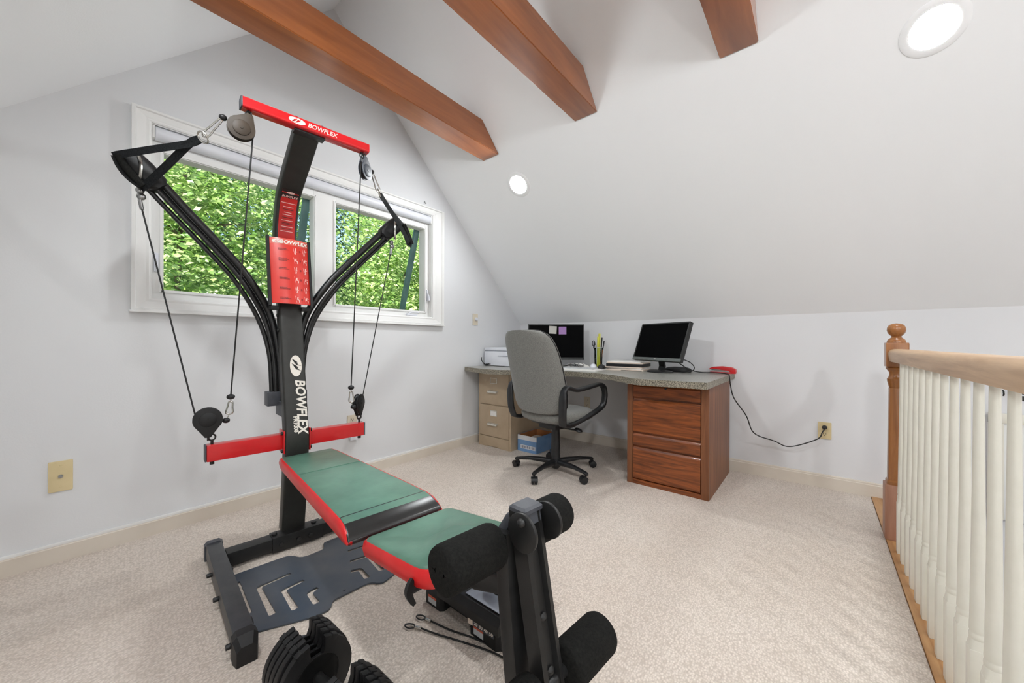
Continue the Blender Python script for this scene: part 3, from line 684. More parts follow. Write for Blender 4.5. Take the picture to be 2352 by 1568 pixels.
# eyeglasses
gl = thing('eyeglasses', 'folded dark rimmed glasses lying beside the mouse on the desk', 'glasses', (2.91, 1.660, DZ + .018), .3)
for s in (-1, 1):
    MB().tube([V((0, s * .034, .018)) + V((0, .027 * math.cos(a), .018 * math.sin(a))) for a in [2 * PI * i / 20 for i in range(20)]], .0016, 6, closed=True).done('rim', 'black_plastic', gl)
    MB().tube(catmull([(.001, s * .062, .024), (.03, s * .060, .018), (.07, s * .03, .008), (.085, s * .015, .003)], 5), .0017, 6).done('temple', 'black_plastic', gl)
MB().tube(catmull([(0, -.008, .020), (.002, 0, .024), (0, .008, .020)], 4), .0016, 6).done('bridge', 'black_plastic', gl)
# white mouse, dark mouse
def mouse(label, loc, rz, m):
    t = thing('mouse', label, 'mouse', loc, rz)
    MB().rings([[V((x, a * w_, b_)) for a, b_ in [(math.cos(q_), max(0, math.sin(q_)) * h_) for q_ in [2 * PI * i / 20 for i in range(20)]]] for x, w_, h_ in ((-.054, .012, .006), (-.048, .022, .018), (-.03, .029, .029), (0, .031, .034), (.03, .030, .026), (.046, .025, .014), (.053, .014, .005))]).done('shell', m, t, angle=60)
    MB().cyl((.03, -.003, .026), (.03, .003, .026), .006, 12).done('scroll_wheel', 'grey_plastic', t); return t
mouse('shiny white computer mouse on the clipboard near the left monitor', (2.985, 1.535, DZ + .0185), .5, 'white_plastic')
mouse('dark computer mouse beside the pen cup on the white pad', (2.955, 1.440, DZ + .0185), .3, 'black_plastic')
mc = MB().tube(catmull([(3.005, 1.430, DZ + .022), (3.02, 1.41, DZ + .012), (3.04, 1.38, DZ + .004), (3.035, 1.34, DZ + .003), (3.01, 1.20, DZ + .003), (3.03, 1.12, DZ + .003)], 6), .0022, 6).done('mouse_cable', 'cable'); tag(mc, 'thin dark mouse cable running past the front of the folder stack', 'cable')
# clear cup with pens, markers and scissors
cp = thing('pen_cup', 'clear tumbler holding pens on the desk between the two monitors', 'cup', (3.215, 1.600, DZ))
CR = .040
M['cup_glass'] = M['glass']
MB().lathe([(CR * .86, 0), (CR * .88, .002), (CR, .19), (CR - .003, .19), (CR * .85 - .002, .006), (0, .006)], n=28).done('tumbler', 'glass', cp)
MB().lathe([(CR + .0005, .1885), (CR + .0015, .191), (CR - .002, .193), (CR - .003, .190)], n=28).done('rim', 'glass_frost', cp)
MB().lathe([(.001, .0065), (CR * .82, .0065), (CR * .83, .012), (.001, .012)], n=24).done('cup_base', 'glass_frost', cp)
def pen(name, label, a, b_, r, m, cap=None, cat='pen'):
    a = V(a) + V((3.215, 1.600, DZ)); b_ = V(b_) + V((3.215, 1.600, DZ))
    t = thing(name, label, cat, a); d = b_ - a
    MB().cyl((0, 0, 0), d * .66, r, 12, .001).done('barrel', m, t)
    MB().cyl(d * .66, d, r * 1.12, 12, .002).done('cap', cap or m, t)
pen('highlighter', 'yellow highlighter standing tallest in the clear pen cup', (.004, -.004, .013), (-.004, -.012, .322), .009, 'yellow')
pen('highlighter', 'yellow green marker in front of the tallest one in the pen cup', (-.012, .002, .013), (-.026, -.010, .295), .0085, 'yellow')
pen('pen', 'black capped pen in the pen cup right of the yellow marker', (.014, -.008, .013), (.004, -.034, .285), .0055, 'black_plastic')
pen('pen', 'pen with a dark clip leaning to the right out of the pen cup', (.016, -.012, .013), (.012, -.052, .255), .0048, 'card_brown', 'black_plastic')
pen('pen', 'grey pen leaning to the left in the pen cup', (-.006, .018, .013), (-.012, .042, .240), .0055, 'print_grey')
sc = thing('scissors', 'scissors standing in the pen cup with their dark loops to the left', 'scissors', (3.215, 1.600, DZ))
for s in (0, 1):
    MB().sweep([(-.014 + .004 * s, .012, .016), (-.018 + .003 * s, .020 + .006 * s, .17)], [(-.005, -.001), (.005, -.001), (.003, .001), (-.003, .001)]).done('blade', 'chrome', sc)
    c0 = V((-.02, .028 + .012 * s, .20 + .03 * s))
    MB().tube([c0 + V((0, .013 * math.cos(a), .026 * math.sin(a))) for a in [2 * PI * i / 18 for i in range(18)]], .0035, 8, closed=True).done('finger_loop', 'black_plastic', sc)
# folders and binder in a stack
for i, (lb, m, sz, rz, dx, dy) in enumerate((
        ('cream folder at the bottom of the stack left of the right monitor', 'folder', (.26, .34, .011), .10, 0, 0),
        ('white papers second from the bottom in the stack left of the right monitor', 'paper', (.25, .32, .011), .04, .01, .0),
        ('cream envelope third from the bottom in the stack left of the right monitor', 'folder', (.25, .33, .009), .12, -.005, .005),
        ('black binder with pale edges in the middle of the stack left of the right monitor', 'black_plastic', (.25, .31, .026), .06, .005, -.01),
        ('cream folder on top of the black binder left of the right monitor', 'folder', (.24, .31, .010), .08, .01, -.01),
        ('white papers topmost on the stack left of the right monitor', 'paper', (.23, .30, .009), .02, .02, .0))):
    zz = DZ + [0, .0112, .0224, .0316, .0578, .068][i]
    flatbox('binder' if m == 'black_plastic' else 'folder' if m == 'folder' else 'paper_stack', lb, 'folder' if m != 'paper' else 'paper', (3.155 + dx, 1.295 + dy, zz), rz, sz, m)
# black pouch of cables behind the right monitor
pb = MB().rings([[V((x * s_, y * s_, z)) for x, y in superell(.055, .105, 24, 2.4)] for z, s_ in ((0, .94), (.012, 1), (.028, .93), (.038, .7), (.042, .3))]).done('cable_pouch', 'black_plastic'); pb.location = (3.20, .885, DZ); pb.rotation_euler = (0, 0, .2)
tag(pb, 'black shiny pouch lying behind the foot of the right monitor', 'pouch')
# stapler
st = thing('stapler', 'red stapler standing open on the right rear corner of the desk', 'stapler', (3.292, .578, DZ), math.radians(-96))
MB().prism(rrect(-.08, .085, -.018, .018, .012), 0, .008, bev=.002).done('base', 'stapler', st)
MB().prism([(-.085, .022), (-.080, .034), (-.06, .044), (.0, .050), (.06, .045), (.085, .032), (.088, .010), (.075, .006), (.05, .010), (.04, .020), (-.07, .030)], -.016, .016, X=frame((0, 0, 0), (1, 0, 0), (0, 0, 1), (0, -1, 0)), bev=.003).done('arm', 'stapler', st)
MB().box((-.072, -.009, .020), (.05, .009, .027), .001).done('staple_channel', 'chrome', st)
st.scale = (1.1, 1.1, 1.1)
# power cord from the monitor over the desk corner to the outlet
CPTS = catmull([(3.055, .90, DZ + .14), (3.09, .86, DZ + .09), (3.16, .79, DZ + .028), (3.20, .709, DZ + .005), (3.24, .64, DZ + .005), (3.225, .575, DZ + .005), (3.17, .528, DZ + .005), (3.088, .499, DZ + .001), (3.085, .490, .70), (3.10, .470, .604), (3.15, .401, .479), (3.20, .358, .350), (3.25, .242, .302), (3.29, .153, .269), (3.31, .006, .341), (3.325, -.024, .392), (XR - .040, -.036, .416)], 8)
pl = MB().cyl((XR - .0085, -.036, .422), (XR - .030, -.036, .422), .014, 14, .003).cyl((XR - .030, -.036, .422), (XR - .040, -.036, .416), .007, 10)
pcord = pl.tube(CPTS, .0038, 8).done('desk_cable', 'cable'); tag(pcord, 'black power cord drooping from the desk to the outlet on the right wall', 'cord')
lp_ = MB().tube(catmull([(3.03, .80, DZ + .11), (3.06, .755, DZ + .085), (3.09, .735, DZ + .05), (3.10, .75, DZ + .02), (3.08, .80, DZ + .008), (3.10, .83, DZ + .006)], 6), .0035, 8).done('signal_cable', 'cable'); tag(lp_, 'black cable looping out beside the right edge of the right monitor', 'cable')

# ================================================================== OFFICE CHAIR
CF = math.radians(-8)
ch = thing('office_chair', 'grey upholstered swivel office chair seen from behind in front of the desk', 'chair', (2.44, 1.575, 0), CF - PI / 2)
# local: +y faces the desk, x to the sitter's right
def section(w, d, yc, z, xs=0, e=3.2, n=32): return [V((xs + a, yc + b_, z)) for a, b_ in superell(w, d, n, e)]
bk = []
for z, w, yc in ((.490, .150, -.200), (.496, .190, -.202), (.510, .212, -.206), (.55, .246, -.214), (.62, .256, -.230), (.72, .257, -.252), (.82, .254, -.278), (.92, .246, -.306), (.99, .232, -.328), (1.035, .213, -.343), (1.066, .184, -.353), (1.084, .146, -.359), (1.090, .09, -.361)):
    bk.append((z, w, yc))
back = MB().rings([[V((a, yc + b_ * (1.0 if b_ < 0 else .9) + .045 * (a / .24) ** 2, z)) for a, b_ in superell(w, .062, 36, 3.4)] for z, w, yc in bk]).done('backrest', 'fabric', ch, angle=60)
# seam piping between front cushion and back panel
pp = [V((s_ * (w + .0015), yc + .006 + .045 * (w / .24) ** 2 * .98, z)) for s_, seq in ((-1, bk[1:]), (1, bk[1:][::-1])) for z, w, yc in seq]
MB().tube(pp, .0042, 8).done('piping', 'chair_black', back)
# little pull tab
sr = []
for z, w, d in ((.408, .17, .17), (.414, .215, .215), (.428, .240, .238), (.455, .250, .246), (.478, .246, .243), (.490, .228, .226), (.496, .18, .18)):
    sr.append([V((a, .02 + b_, z)) for a, b_ in superell(w, d, 40, 3.2)])
MB().rings(sr).done('seat', 'fabric', ch, angle=60)
MB().rings([[V((a, .02 + b_, z)) for a, b_ in superell(.2 * s_, .2 * s_, 32, 3)] for z, s_ in ((.386, .55), (.392, .9), (.410, 1.0))]).done('seat_pan', 'chair_black', ch)
MB().sweep([(0, -.10, .380), (0, -.225, .386), (0, -.262, .42), (0, -.275, .50), (0, -.292, .60)], [(-.03, -.006), (.03, -.006), (.03, .006), (-.03, .006)], up=(0, 1, 0)).done('back_bracket', 'chair_black', ch) if False else None
MB().box((-.085, -.10, .345), (.085, .10, .388), .012).done('tilt_housing', 'chair_black', ch)
MB().lathe([(.030, .345), (.032, .30), (.034, .20), (.034, .10), (.036, .085)], n=24).done('gas_column', 'chair_black', ch)
MB().lathe([(.026, .030), (.030, .036), (.050, .058), (.052, .085), (.040, .098), (.034, .102)], n=28).done('hub', 'chair_black', ch)
MB().tube(catmull([(.06, .0, .352), (.14, .01, .350), (.20, .02, .352)], 4), .0055, 8).lathe([(.004, 0), (.022, .004), (.032, .012), (.026, .022), (.004, .028)], (.20, .02, .340), (.3, .1, 1), 16).done('tilt_lever', 'chair_black', ch)
# armrests: closed loops of flattened bar
for s in (1, -1):
    loop = [(s * .248, -.215, .430), (s * .262, -.232, .50), (s * .268, -.236, .60), (s * .270, -.226, .668), (s * .272, -.190, .690), (s * .275, -.10, .668), (s * .278, .02, .676), (s * .280, .16, .690), (s * .281, .215, .676), (s * .281, .242, .636), (s * .279, .245, .575), (s * .274, .215, .515), (s * .262, .09, .466), (s * .250, -.03, .434), (s * .246, -.14, .415)]
    P = catmull(loop + loop[:1], 5)[:-1]
    ar = MB(); nP = len(P); rings = []
    for i, p in enumerate(P):
        t = (P[(i + 1) % nP] - P[i - 1]).normalized(); sd = V((1, 0, 0)); w_ = t.cross(sd).normalized()
        k = .025 if p.z > .64 else (.031 if p.y < -.15 else .023)
        rings.append([p + sd * a * k + w_ * b_ * .0145 for a, b_ in superell(1, 1, 12, 3)])
    ar.rings(rings, closed=True); ar.done('armrest', 'chair_black', ch, angle=50)
# five spokes with twin-wheel castors
ph0 = math.radians(112) - (CF - PI / 2)
for i in range(5):
    a = ph0 + i * 2 * PI / 5; d = V((math.cos(a), math.sin(a), 0)); sd = V((-d.y, d.x, 0))
    rr = []
    for r_, z, w, h in ((.030, .078, .026, .022), (.10, .084, .022, .019), (.20, .086, .017, .014), (.285, .078, .014, .011), (.318, .072, .013, .012), (.330, .070, .009, .008)):
        rr.append([d * r_ + V((0, 0, z)) + sd * p * w + V((0, 0, q_ * h)) for p, q_ in superell(1, 1, 14, 3)])
    MB().rings(rr).done('spoke', 'chair_black', ch, angle=50)
    c0 = d * .312; tw = a + (.9, 2.2, -.4, 1.3, 2.8)[i]; wd = V((math.cos(tw), math.sin(tw), 0))
    cs = MB().cyl(c0 + V((0, 0, .034)), c0 + V((0, 0, .074)), .008, 10).done('caster', 'chair_black', ch)
    wb = wd.cross(V((0, 0, 1)))
    for s in (-1, 1):
        q = c0 + wb * .016 + V((0, 0, .0255))
        MB().cyl(q + wd * s * .004, q + wd * s * .021, .0255, 20, .004).done('caster_wheel', 'chair_black', cs)
    hd = MB().rings([[c0 + wb * (.014 + .027 * math.cos(t)) + V((0, 0, .028 + .027 * math.sin(t))) + wd * x for t in [PI * k_ / 8 - .2 for k_ in range(9)]] + [c0 + wb * (.014 + .021 * math.cos(t)) + V((0, 0, .028 + .021 * math.sin(t))) + wd * x for t in [PI * k_ / 8 - .2 for k_ in range(8, -1, -1)]] for x in (-.0235, .0235)]).done('caster_hood', 'chair_black', cs)

# ================================================================== HOME GYM
GO = V((.7225, 1.993, 0)); GT = math.radians(-5.6)
gym = thing('home_gym', 'black and red rod resistance home gym with black bench tinted by a painted green reflection in front of the window', 'exercise machine', GO, GT)
def G(u, v, z): return V((u, -v, z))           # u to the right, v towards the sitter's feet
def gbox(b, u0, u1, v0, v1, z0, z1, bev=0.): return b.box(G(u0, v1, z0), G(u1, v0, z1), bev)
# --- base: two floor legs, cross bar, sleeve
for u0, u1 in ((-.326, -.268), (.350, .408)):
    lg = gbox(MB(), u0, u1, -.14, .62, .012, .074, .008).done('floor_leg', 'base_metal', gym)
    for v0, v1 in ((-.172, -.120), (.598, .662)):
        s_ = 1 if v0 < 0 else -1
        cpb = MB(); v_in, v_out = (v1, v0) if v0 < 0 else (v0, v1)
        sec = lambda v, e, zt: [G(u0 - e, v, 0), G(u1 + e, v, 0), G(u1 + e, v, zt - .012), G(u1 + e - .012, v, zt), G(u0 - e + .012, v, zt), G(u0 - e, v, zt - .012)]
        cpb.rings([sec(v_in, .004, .079), sec(v_in + (v_out - v_in) * .55, .005, .080), sec(v_out, -.002, .058)])
        cpb.done('foot_cap', 'grey_plastic' if v0 < 0 else 'black_plastic', lg, angle=20)
    for v in (.30, .60, .10):
        uo = u0 if u0 < 0 else u1; sg = -1 if u0 < 0 else 1
        MB().cyl(G(uo - sg * .002, v, .040), G(uo + sg * .018, v, .040), .0085, 12, .002).done('bolt', 'black_metal', lg)
    for v in (.085, .50):
        ui = u1 if u0 < 0 else u0; sg = 1 if u0 < 0 else -1
        gbox(MB(), min(ui, ui + sg * .010), max(ui, ui + sg * .010), v, v + .035, .004, .045, .002).done('plate_lug', 'black_metal', lg)
gbox(MB(), -.268, .350, -.033, .034, .014, .074, .006).done('cross_bar', 'black_metal', gym)
slv = gbox(MB(), -.098, .125, -.038, .039, .009, .079, .006).done('sleeve', 'black_metal', gym)
for u in (-.062, .010, .064): MB().cyl(G(u, .038, .040), G(u, .046, .040), .010, 12, .002).done('bolt', 'black_metal', slv)
for u in (-.084, .090): MB().cyl(G(u, .0, .078), G(u, 0, .088), .012, 12, .003).done('bolt', 'black_metal', slv)
# --- slotted floor sheet between the legs
PC = .042
def mir(P): return P + [(2 * PC - u, v) for u, v in P[::-1]]
outl = mir([(PC - .13, .60), (-.262, .53), (-.262, .103), (-.052, .103), (-.018, .168)])
outl = roundpoly([(-.262, .535), (-.262, .103), (-.045, .101), (-.008, .168), (.090, .160), (.105, .095), (.346, .095), (.346, .535), (.235, .575), (.170, .598), (.140, .553), (-.012, .560), (-.030, .602), (-.085, .602)], [.01, .01, .03, .03, .02, .02, .01, .01, .05, .03, .03, .02, .02, .03])
def chev(cu, cv, a, b_, w, sx=1):
    """L shaped slot: corner at cu,cv, arm a along u, arm b along v"""
    P = [(cu, cv), (cu + sx * a, cv - .012), (cu + sx * (a + .004), cv + w * .5), (cu + sx * a, cv + w - .012), (cu + sx * w, cv + w), (cu + sx * (w + .006), cv + b_), (cu + sx * w * .5, cv + b_ + .003), (cu, cv + b_)]
    return roundpoly(P, [.018, .006, .006, .006, .008, .006, .006, .006], 3)
R_ = 2 * PC
holes = [chev(-.204, .262, .124, .222, .017), chev(-.138, .352, .084, .160, .018), chev(-.071, .443, .043, .090, .019),
         chev(R_ + .204, .262, .124, .222, .017, -1), chev(R_ + .138, .352, .084, .160, .018, -1), chev(R_ + .071, .430, .043, .090, .019, -1),
         rrect(-.252, -.243, .172, .42, .004, 2), rrect(R_ + .243, R_ + .252, .172, .42, .004, 2),
         rrect(.117, .131, .113, .117, .0015, 1), rrect(.037, .05, .532, .536, .0015, 1)]
me = fillmesh([outl] + holes, .005); me.transform(frame(G(0, 0, .006), (1, 0, 0), (0, -1, 0), (0, 0, -1)))
link('floor_sheet', me, 'plate', gym, 25)
# --- S curved post
prof = [(-.004, .078), (.018, .20), (.045, .38), (.062, .52), (.050, .60), (.016, .76), (-.045, 1.06), (-.075, 1.19), (-.115, 1.36), (-.152, 1.50), (-.158, 1.58), (-.140, 1.66), (-.098, 1.755), (-.010, 1.825), (.10, 1.893), (.205, 1.962)]
pts = catmull([G(0, v - .0325, z) for v, z in prof], 5)
sq = [(x, y) for x, y in rrect(-.0515, .0515, -.0325, .0325, .010, 3)]
post = MB().sweep(pts, sq, up=(0, -1, 0)).done('post', 'post', gym, angle=40)
PF = []
for i, p in enumerate(pts):
    t = (pts[min(i + 1, len(pts) - 1)] - pts[max(i - 1, 0)]).normalized(); q = p + V((0, -t.z, t.y)) * .0325
    PF.append((-q.y, q.z))
def postfront(z):
    """v of the front face and its slope dv/dz at height z"""
    for (v0, z0), (v1, z1) in zip(PF[:-1], PF[1:]):
        if z0 <= z <= z1: return v0 + (v1 - v0) * (z - z0) / (z1 - z0), (v1 - v0) / (z1 - z0)
    return PF[-1][0], 1.
front = catmull([G(0, v, z) for v, z in prof], 5)
for z in (1.06, 1.135):
    v, _ = postfront(z)
    for s in (-1, 1): MB().cyl(G(s * .050, v - .03, z), G(s * .058, v - .03, z), .009, 12, .002).done('bolt', 'black_metal', post)
def onpost(me, u, z, out=.0012, rot=0.):
    v, dv = postfront(z); up = G(0, dv, 1).normalized(); nz = G(1, 0, 0).cross(up).normalized()
    me.transform(frame(G(u, v + out, z), G(1, 0, 0), up, nz) @ Matrix.Rotation(rot, 4, 'Z')); return me
def logo_parts(w, h):
    """oval emblem cut by a zigzag; returns (oval, zigzag) 2D outlines, long axis along x"""
    ov = superell(w / 2, h / 2, 30, 2.05)
    zz = [(-.30, .30), (-.05, .16), (-.20, .05), (.16, -.02), (-.02, -.10), (.40, -.26), (.10, -.14), (.22, -.02), (-.10, .07), (.06, .19)]
    return ov, [(a * w, b_ * h * 1.5) for a, b_ in zz]
# white oval emblem and lettering down the post (read from top to bottom)
ov, zz = logo_parts(.106, .052)
lm = fillmesh([ov], .001); onpost(lm, .008, .883, .0008, -PI / 2); lo = link('post_emblem', lm, 'decal_white', post, 0)
def zig(parent, w, pos, m='post'):
    b = MB()
    for k_ in (0, 1):
        o_ = .020 * k_ - .012
        P = [(-.016, -.020 + o_), (.006, -.005 + o_), (-.004, .000 + o_), (.022, .020 + o_ - .006), (.002, .008 + o_), (.009, .001 + o_)]
        P = [(b__ * w / .09, a * w / .09) for a, b__ in P]
        b.addmesh(fillmesh([P], .0012))
    return b
z_ = zig(lo, .106, None); me = bpy.data.meshes.new('z'); z_.bm.to_mesh(me); onpost(me, .008, .883, .0014, -PI / 2); link('emblem_stroke', me, 'post', lo, 0)
tm = textmesh('BOWFLEX', .060, .0006, .18, .0016, .95); onpost(tm, .021, .687, .0008, -PI / 2); link('lettering', tm, 'decal_white', post, 0)
tm = textmesh('PR1000', .026, .0006, 0, .0010, .95); onpost(tm, -.007, .604, .0008, -PI / 2); link('model_lettering', tm, 'decal_white', post, 0)
# red decal strip up the curved part
def strip(name, z0, z1, w, m, out, u0=0., n=14, parent=post):
    rings = []
    for i in range(n + 1):
        z = z0 + (z1 - z0) * i / n; v, dv = postfront(z - .006); v2, _ = postfront(z + .006); v = (v + v2) / 2 + out
        rings.append([G(u0 - w / 2, v, z), G(u0 + w / 2, v, z), G(u0 + w / 2, v - .002, z), G(u0 - w / 2, v - .002, z)])
    return MB().rings(rings).done(name, m, parent, angle=50)
ds = strip('red_decal', 1.46, 1.768, .076, 'decal_red', .0024)
strip('decal_header', 1.735, 1.769, .076, 'decal_black', .0032, n=3, parent=ds)
tm = textmesh('BOWFLEX', .016, .0004, .2, .0004, .95); onpost(tm, 0, 1.743, .0042); link('small_lettering', tm, 'decal_pink', ds, 0)
me = fillmesh([superell(.018, .006, 20, 2)], .001); onpost(me, 0, 1.758, .0042); link('small_emblem', me, 'decal_pink', ds, 0)
random.seed(5); wl = MB(); dl = MB()
for z, w_, k in ((1.716, .066, 0), (1.698, .046, 0), (1.672, .034, 0), (1.661, .046, 0), (1.634, .054, 0), (1.603, .054, 0), (1.580, .056, 0), (1.686, .05, 1), (1.648, .046, 1), (1.622, .05, 1), (1.616, .046, 1), (1.592, .046, 1)):
    me = fillmesh([rrect(-w_ / 2, w_ / 2, -.0016, .0016, .001, 1)], .001); onpost(me, 0, z, .0034); (dl if k else wl).addmesh(me)
wl.done('print_line', 'decal_pink', ds, angle=0, kind='stuff'); dl.done('fine_print', 'decal_dark', ds, angle=0, kind='stuff')
cv_ = MB()
for k in range(2):
    me = fillmesh([[(-.032, -.010), (0, .006), (.032, -.010), (.032, -.007), (0, .011), (-.032, -.007)]], .001); onpost(me, 0, 1.535 - .012 * k, .0034); cv_.addmesh(me)
cv_.done('arrow_print', 'decal_dark', ds, angle=0, kind='stuff')
# --- exercise chart: curved red placard with black side rails
CV0, CV1, CZ0, CZ1, CW = -.055, -.115, 1.190, 1.522, .180
def chart_pt(x, t, out=0.):
    """x across -1..1, t 0 bottom..1 top"""
    bulge = .030 * (1 - x * x)
    return G(-.006 + x * CW / 2, CV0 + (CV1 - CV0) * t + .022 + bulge * .9 + out, CZ0 + (CZ1 - CZ0) * t)
def chart_patch(x0, x1, t0, t1, out, nx_=10, nt_=4, th=.0012):
    bm = bmesh.new(); g = [[bm.verts.new(chart_pt(x0 + (x1 - x0) * i / nx_, t0 + (t1 - t0) * j_ / nt_, out)) for i in range(nx_ + 1)] for j_ in range(nt_ + 1)]
    for a in range(nt_):
        for b_ in range(nx_): bm.faces.new((g[a][b_], g[a][b_ + 1], g[a + 1][b_ + 1], g[a + 1][b_]))
    bmesh.ops.recalc_face_normals(bm, faces=bm.faces[:]); bmesh.ops.solidify(bm, geom=bm.faces[:], thickness=th)
    return bm
chart = MB().add(chart_patch(-1, 1, 0, 1, 0, 16, 6, .003)).done('exercise_chart', 'chart', gym, angle=60)
MB().add(chart_patch(-.99, .99, .90, .995, .0008)).done('chart_header', 'chart_head', chart, angle=60)
for s in (-1, 1):
    rl = MB(); P = [chart_pt(s * 1.02, t, .001) for t in (-.04, .3, .7, 1.015)]
    rl.sweep(P, [(-.006, -.010), (.006, -.010), (.006, .008), (-.006, .008)], up=(0, -1, 0)); rl.done('chart_rail', 'black_plastic', chart)
    gbox(MB(), min(s * .05, s * .086) - .006, max(s * .05, s * .086) - .006, -.10, -.045, 1.160, 1.180, .004).done('chart_bracket', 'black_plastic', chart)
def cmap(me, out):
    """2D mesh in chart coords (x in metres across, y up from bottom) bent onto the placard"""
    for vtx in me.vertices:
        p = chart_pt(vtx.co.x / (CW / 2), vtx.co.y / (CZ1 - CZ0), out + vtx.co.z); vtx.co = p
    return me
tm = textmesh('BOWFLEX', .026, .0003, .15, .0008, 1.05); tm.transform(Matrix.Translation((.018, .312, 0))); cmap(tm, .0022); link('chart_lettering', tm, 'decal_white', chart, 0)
b_ = MB().addmesh(fillmesh([superell(.021, .0095, 22, 2.1)], .0006)); me = bpy.data.meshes.new('z'); b_.bm.to_mesh(me); me.transform(Matrix.Translation((-.055, .313, 0))); cmap(me, .0022); em = link('chart_emblem', me, 'decal_white', chart, 0)
z_ = zig(None, .040, None); me = bpy.data.meshes.new('z'); z_.bm.to_mesh(me); me.transform(Matrix.Translation((-.055, .313, 0))); cmap(me, .0028); link('emblem_stroke', me, 'chart_head', em, 0)
fig = MB(); txt = MB(); arw = MB(); random.seed(11)
def limb(bb, pts, w):
    for a, c_ in zip(pts[:-1], pts[1:]):
        a = V((a[0], a[1], 0)); c_ = V((c_[0], c_[1], 0)); d = (c_ - a).normalized(); n_ = V((-d.y, d.x, 0)) * w / 2
        bb.addmesh(cmap(fillmesh([[tuple((a - n_)[:2]), tuple((c_ - n_)[:2]), tuple((c_ + n_)[:2]), tuple((a + n_)[:2])]], .0006), .0018))
for r_ in range(6):
    y = .272 - r_ * .0495
    for k, (dx, w_) in enumerate(((0, .034), (-.004, .042), (0, .036)) if r_ in (1,) else ((0, .030), (-.004, .042))):
        yy = y + .006 - .006 * k; x = -.052
        while x < -.052 + w_:
            l_ = random.uniform(.003, .006); txt.addmesh(cmap(fillmesh([rrect(x, x + l_, yy - .0014, yy + .0014, .0006, 1)], .0006), .0018)); x += l_ + .0012
    for c_, (cx, fl) in enumerate(((.022, 1), (.066, 1))):
        sitting = r_ in (1, 3, 5)
        head = (cx + .002, y + .012 - (.004 if sitting else 0))
        fig.addmesh(cmap(fillmesh([[(head[0] + .0026 * math.cos(a), head[1] + .003 * math.sin(a)) for a in [2 * PI * i / 10 for i in range(10)]]], .0006), .0018))
        limb(fig, [(cx + .001, y + .009), (cx - .001, y - .003)], .0042)
        limb(fig, [(cx - .001, y - .003), (cx + .008, y - .004), (cx + .008, y - .016)] if sitting else [(cx - .001, y - .003), (cx + .001, y - .010), (cx - .001, y - .018)], .0032)
        limb(fig, [(cx + .001, y + .008), (cx + (.008 if c_ else .004), y + (.003 if c_ else -.002)), (cx + (.012 if c_ else .008), y + (.008 if c_ else -.004))], .002)
        limb(fig, [(cx - .010, y + .016), (cx - .004, y - .018)], .0012)
    for q in range(2): limb(arw, [(.040 + q * .004, y + .005), (.043 + q * .004, y), (.040 + q * .004, y - .005)], .0016)
fig.done('pictogram', 'decal_pink', chart, angle=0, kind='stuff'); txt.done('fine_print', 'decal_dark', chart, angle=0, kind='stuff'); arw.done('arrow_print', 'decal_dark', chart, angle=0, kind='stuff')
# --- red lower cross arms
for s in (-1, 1):
    u0, u1 = (-.338, -.058) if s < 0 else (.058, .336)
    arm = gbox(MB(), u0, u1, -.022, .030, .488, .559, .006).done('lower_arm', 'red', gym)
    uo = u0 if s < 0 else u1
    gbox(MB(), min(uo, uo + s * .006), max(uo, uo + s * .006), -.021, .029, .489, .558, .003).done('end_cap', 'grey_plastic', arm)
    ui = .0525 * s
    gbox(MB(), min(ui, ui + s * .006), max(ui, ui + s * .006), -.03, .055, .470, .578, .002).done('flange', 'red', arm)
    for z in (.482, .566): MB().cyl(G(s * .058, .040, z), G(s * .067, .040, z), .0085, 10, .002).done('bolt', 'black_metal', arm)
    eb = MB().cyl(G(s * .318, .006, .474), G(s * .318, .006, .576), .0055, 10).cyl(G(s * .318, .006, .472), G(s * .318, .006, .487), .009, 6)
    ec = G(s * .318, .006, .588); t_ = (.96, .28)
    eb.tube([ec + V((t_[0] * .0125 * math.cos(a), t_[1] * .0125 * math.cos(a), .0125 * math.sin(a))) for a in [2 * PI * i / 18 for i in range(18)]], .0035, 8, closed=True)
    eb.done('eye_bolt', 'black_metal', arm)
# --- red lat bar on top
LV, LZ = .222, 1.965
lat = MB().sweep([G(-.250, LV, LZ), G(.260, LV, LZ)], rrect(-.026, .026, -.022, .022, .010, 4)).done('lat_bar', 'red', gym, angle=40)
for u in (-.250, .260):
    s = 1 if u > 0 else -1
    MB().sweep([G(u, LV, LZ), G(u + s * .005, LV, LZ)], rrect(-.0262, .0262, -.0222, .0222, .009, 4)).done('end_cap', 'grey_plastic' if s < 0 else 'red', lat)
for u in (-.226, .238):
    eb = MB().cyl(G(u, LV, LZ - .03), G(u, LV, LZ + .030), .0055, 10).lathe([(.010, 0), (.010, .006), (.004, .009)], G(u, LV, LZ + .021), (0, 0, 1), 6)
    c0 = G(u, LV, LZ - .038)
    eb.tube([c0 + V((.011 * math.cos(a), .004 * math.cos(a), .012 * math.sin(a))) for a in [2 * PI * i / 18 for i in range(18)]], .0035, 8, closed=True)
    eb.done('eye_bolt', 'black_metal', lat)
gbox(MB(), -.062, .066, LV - .030, LV + .010, LZ + .020, LZ + .027, .002).done('mount_plate', 'black_metal', lat)
for u in (-.052, .056): MB().cyl(G(u, LV - .01, LZ + .02), G(u, LV - .01, LZ + .036), .009, 12, .003).done('bolt', 'black_metal', lat)
gbox(MB(), -.060, .066, LV - .036, LV + .008, LZ - .030, LZ - .021, .003).done('mount_saddle', 'black_metal', lat)
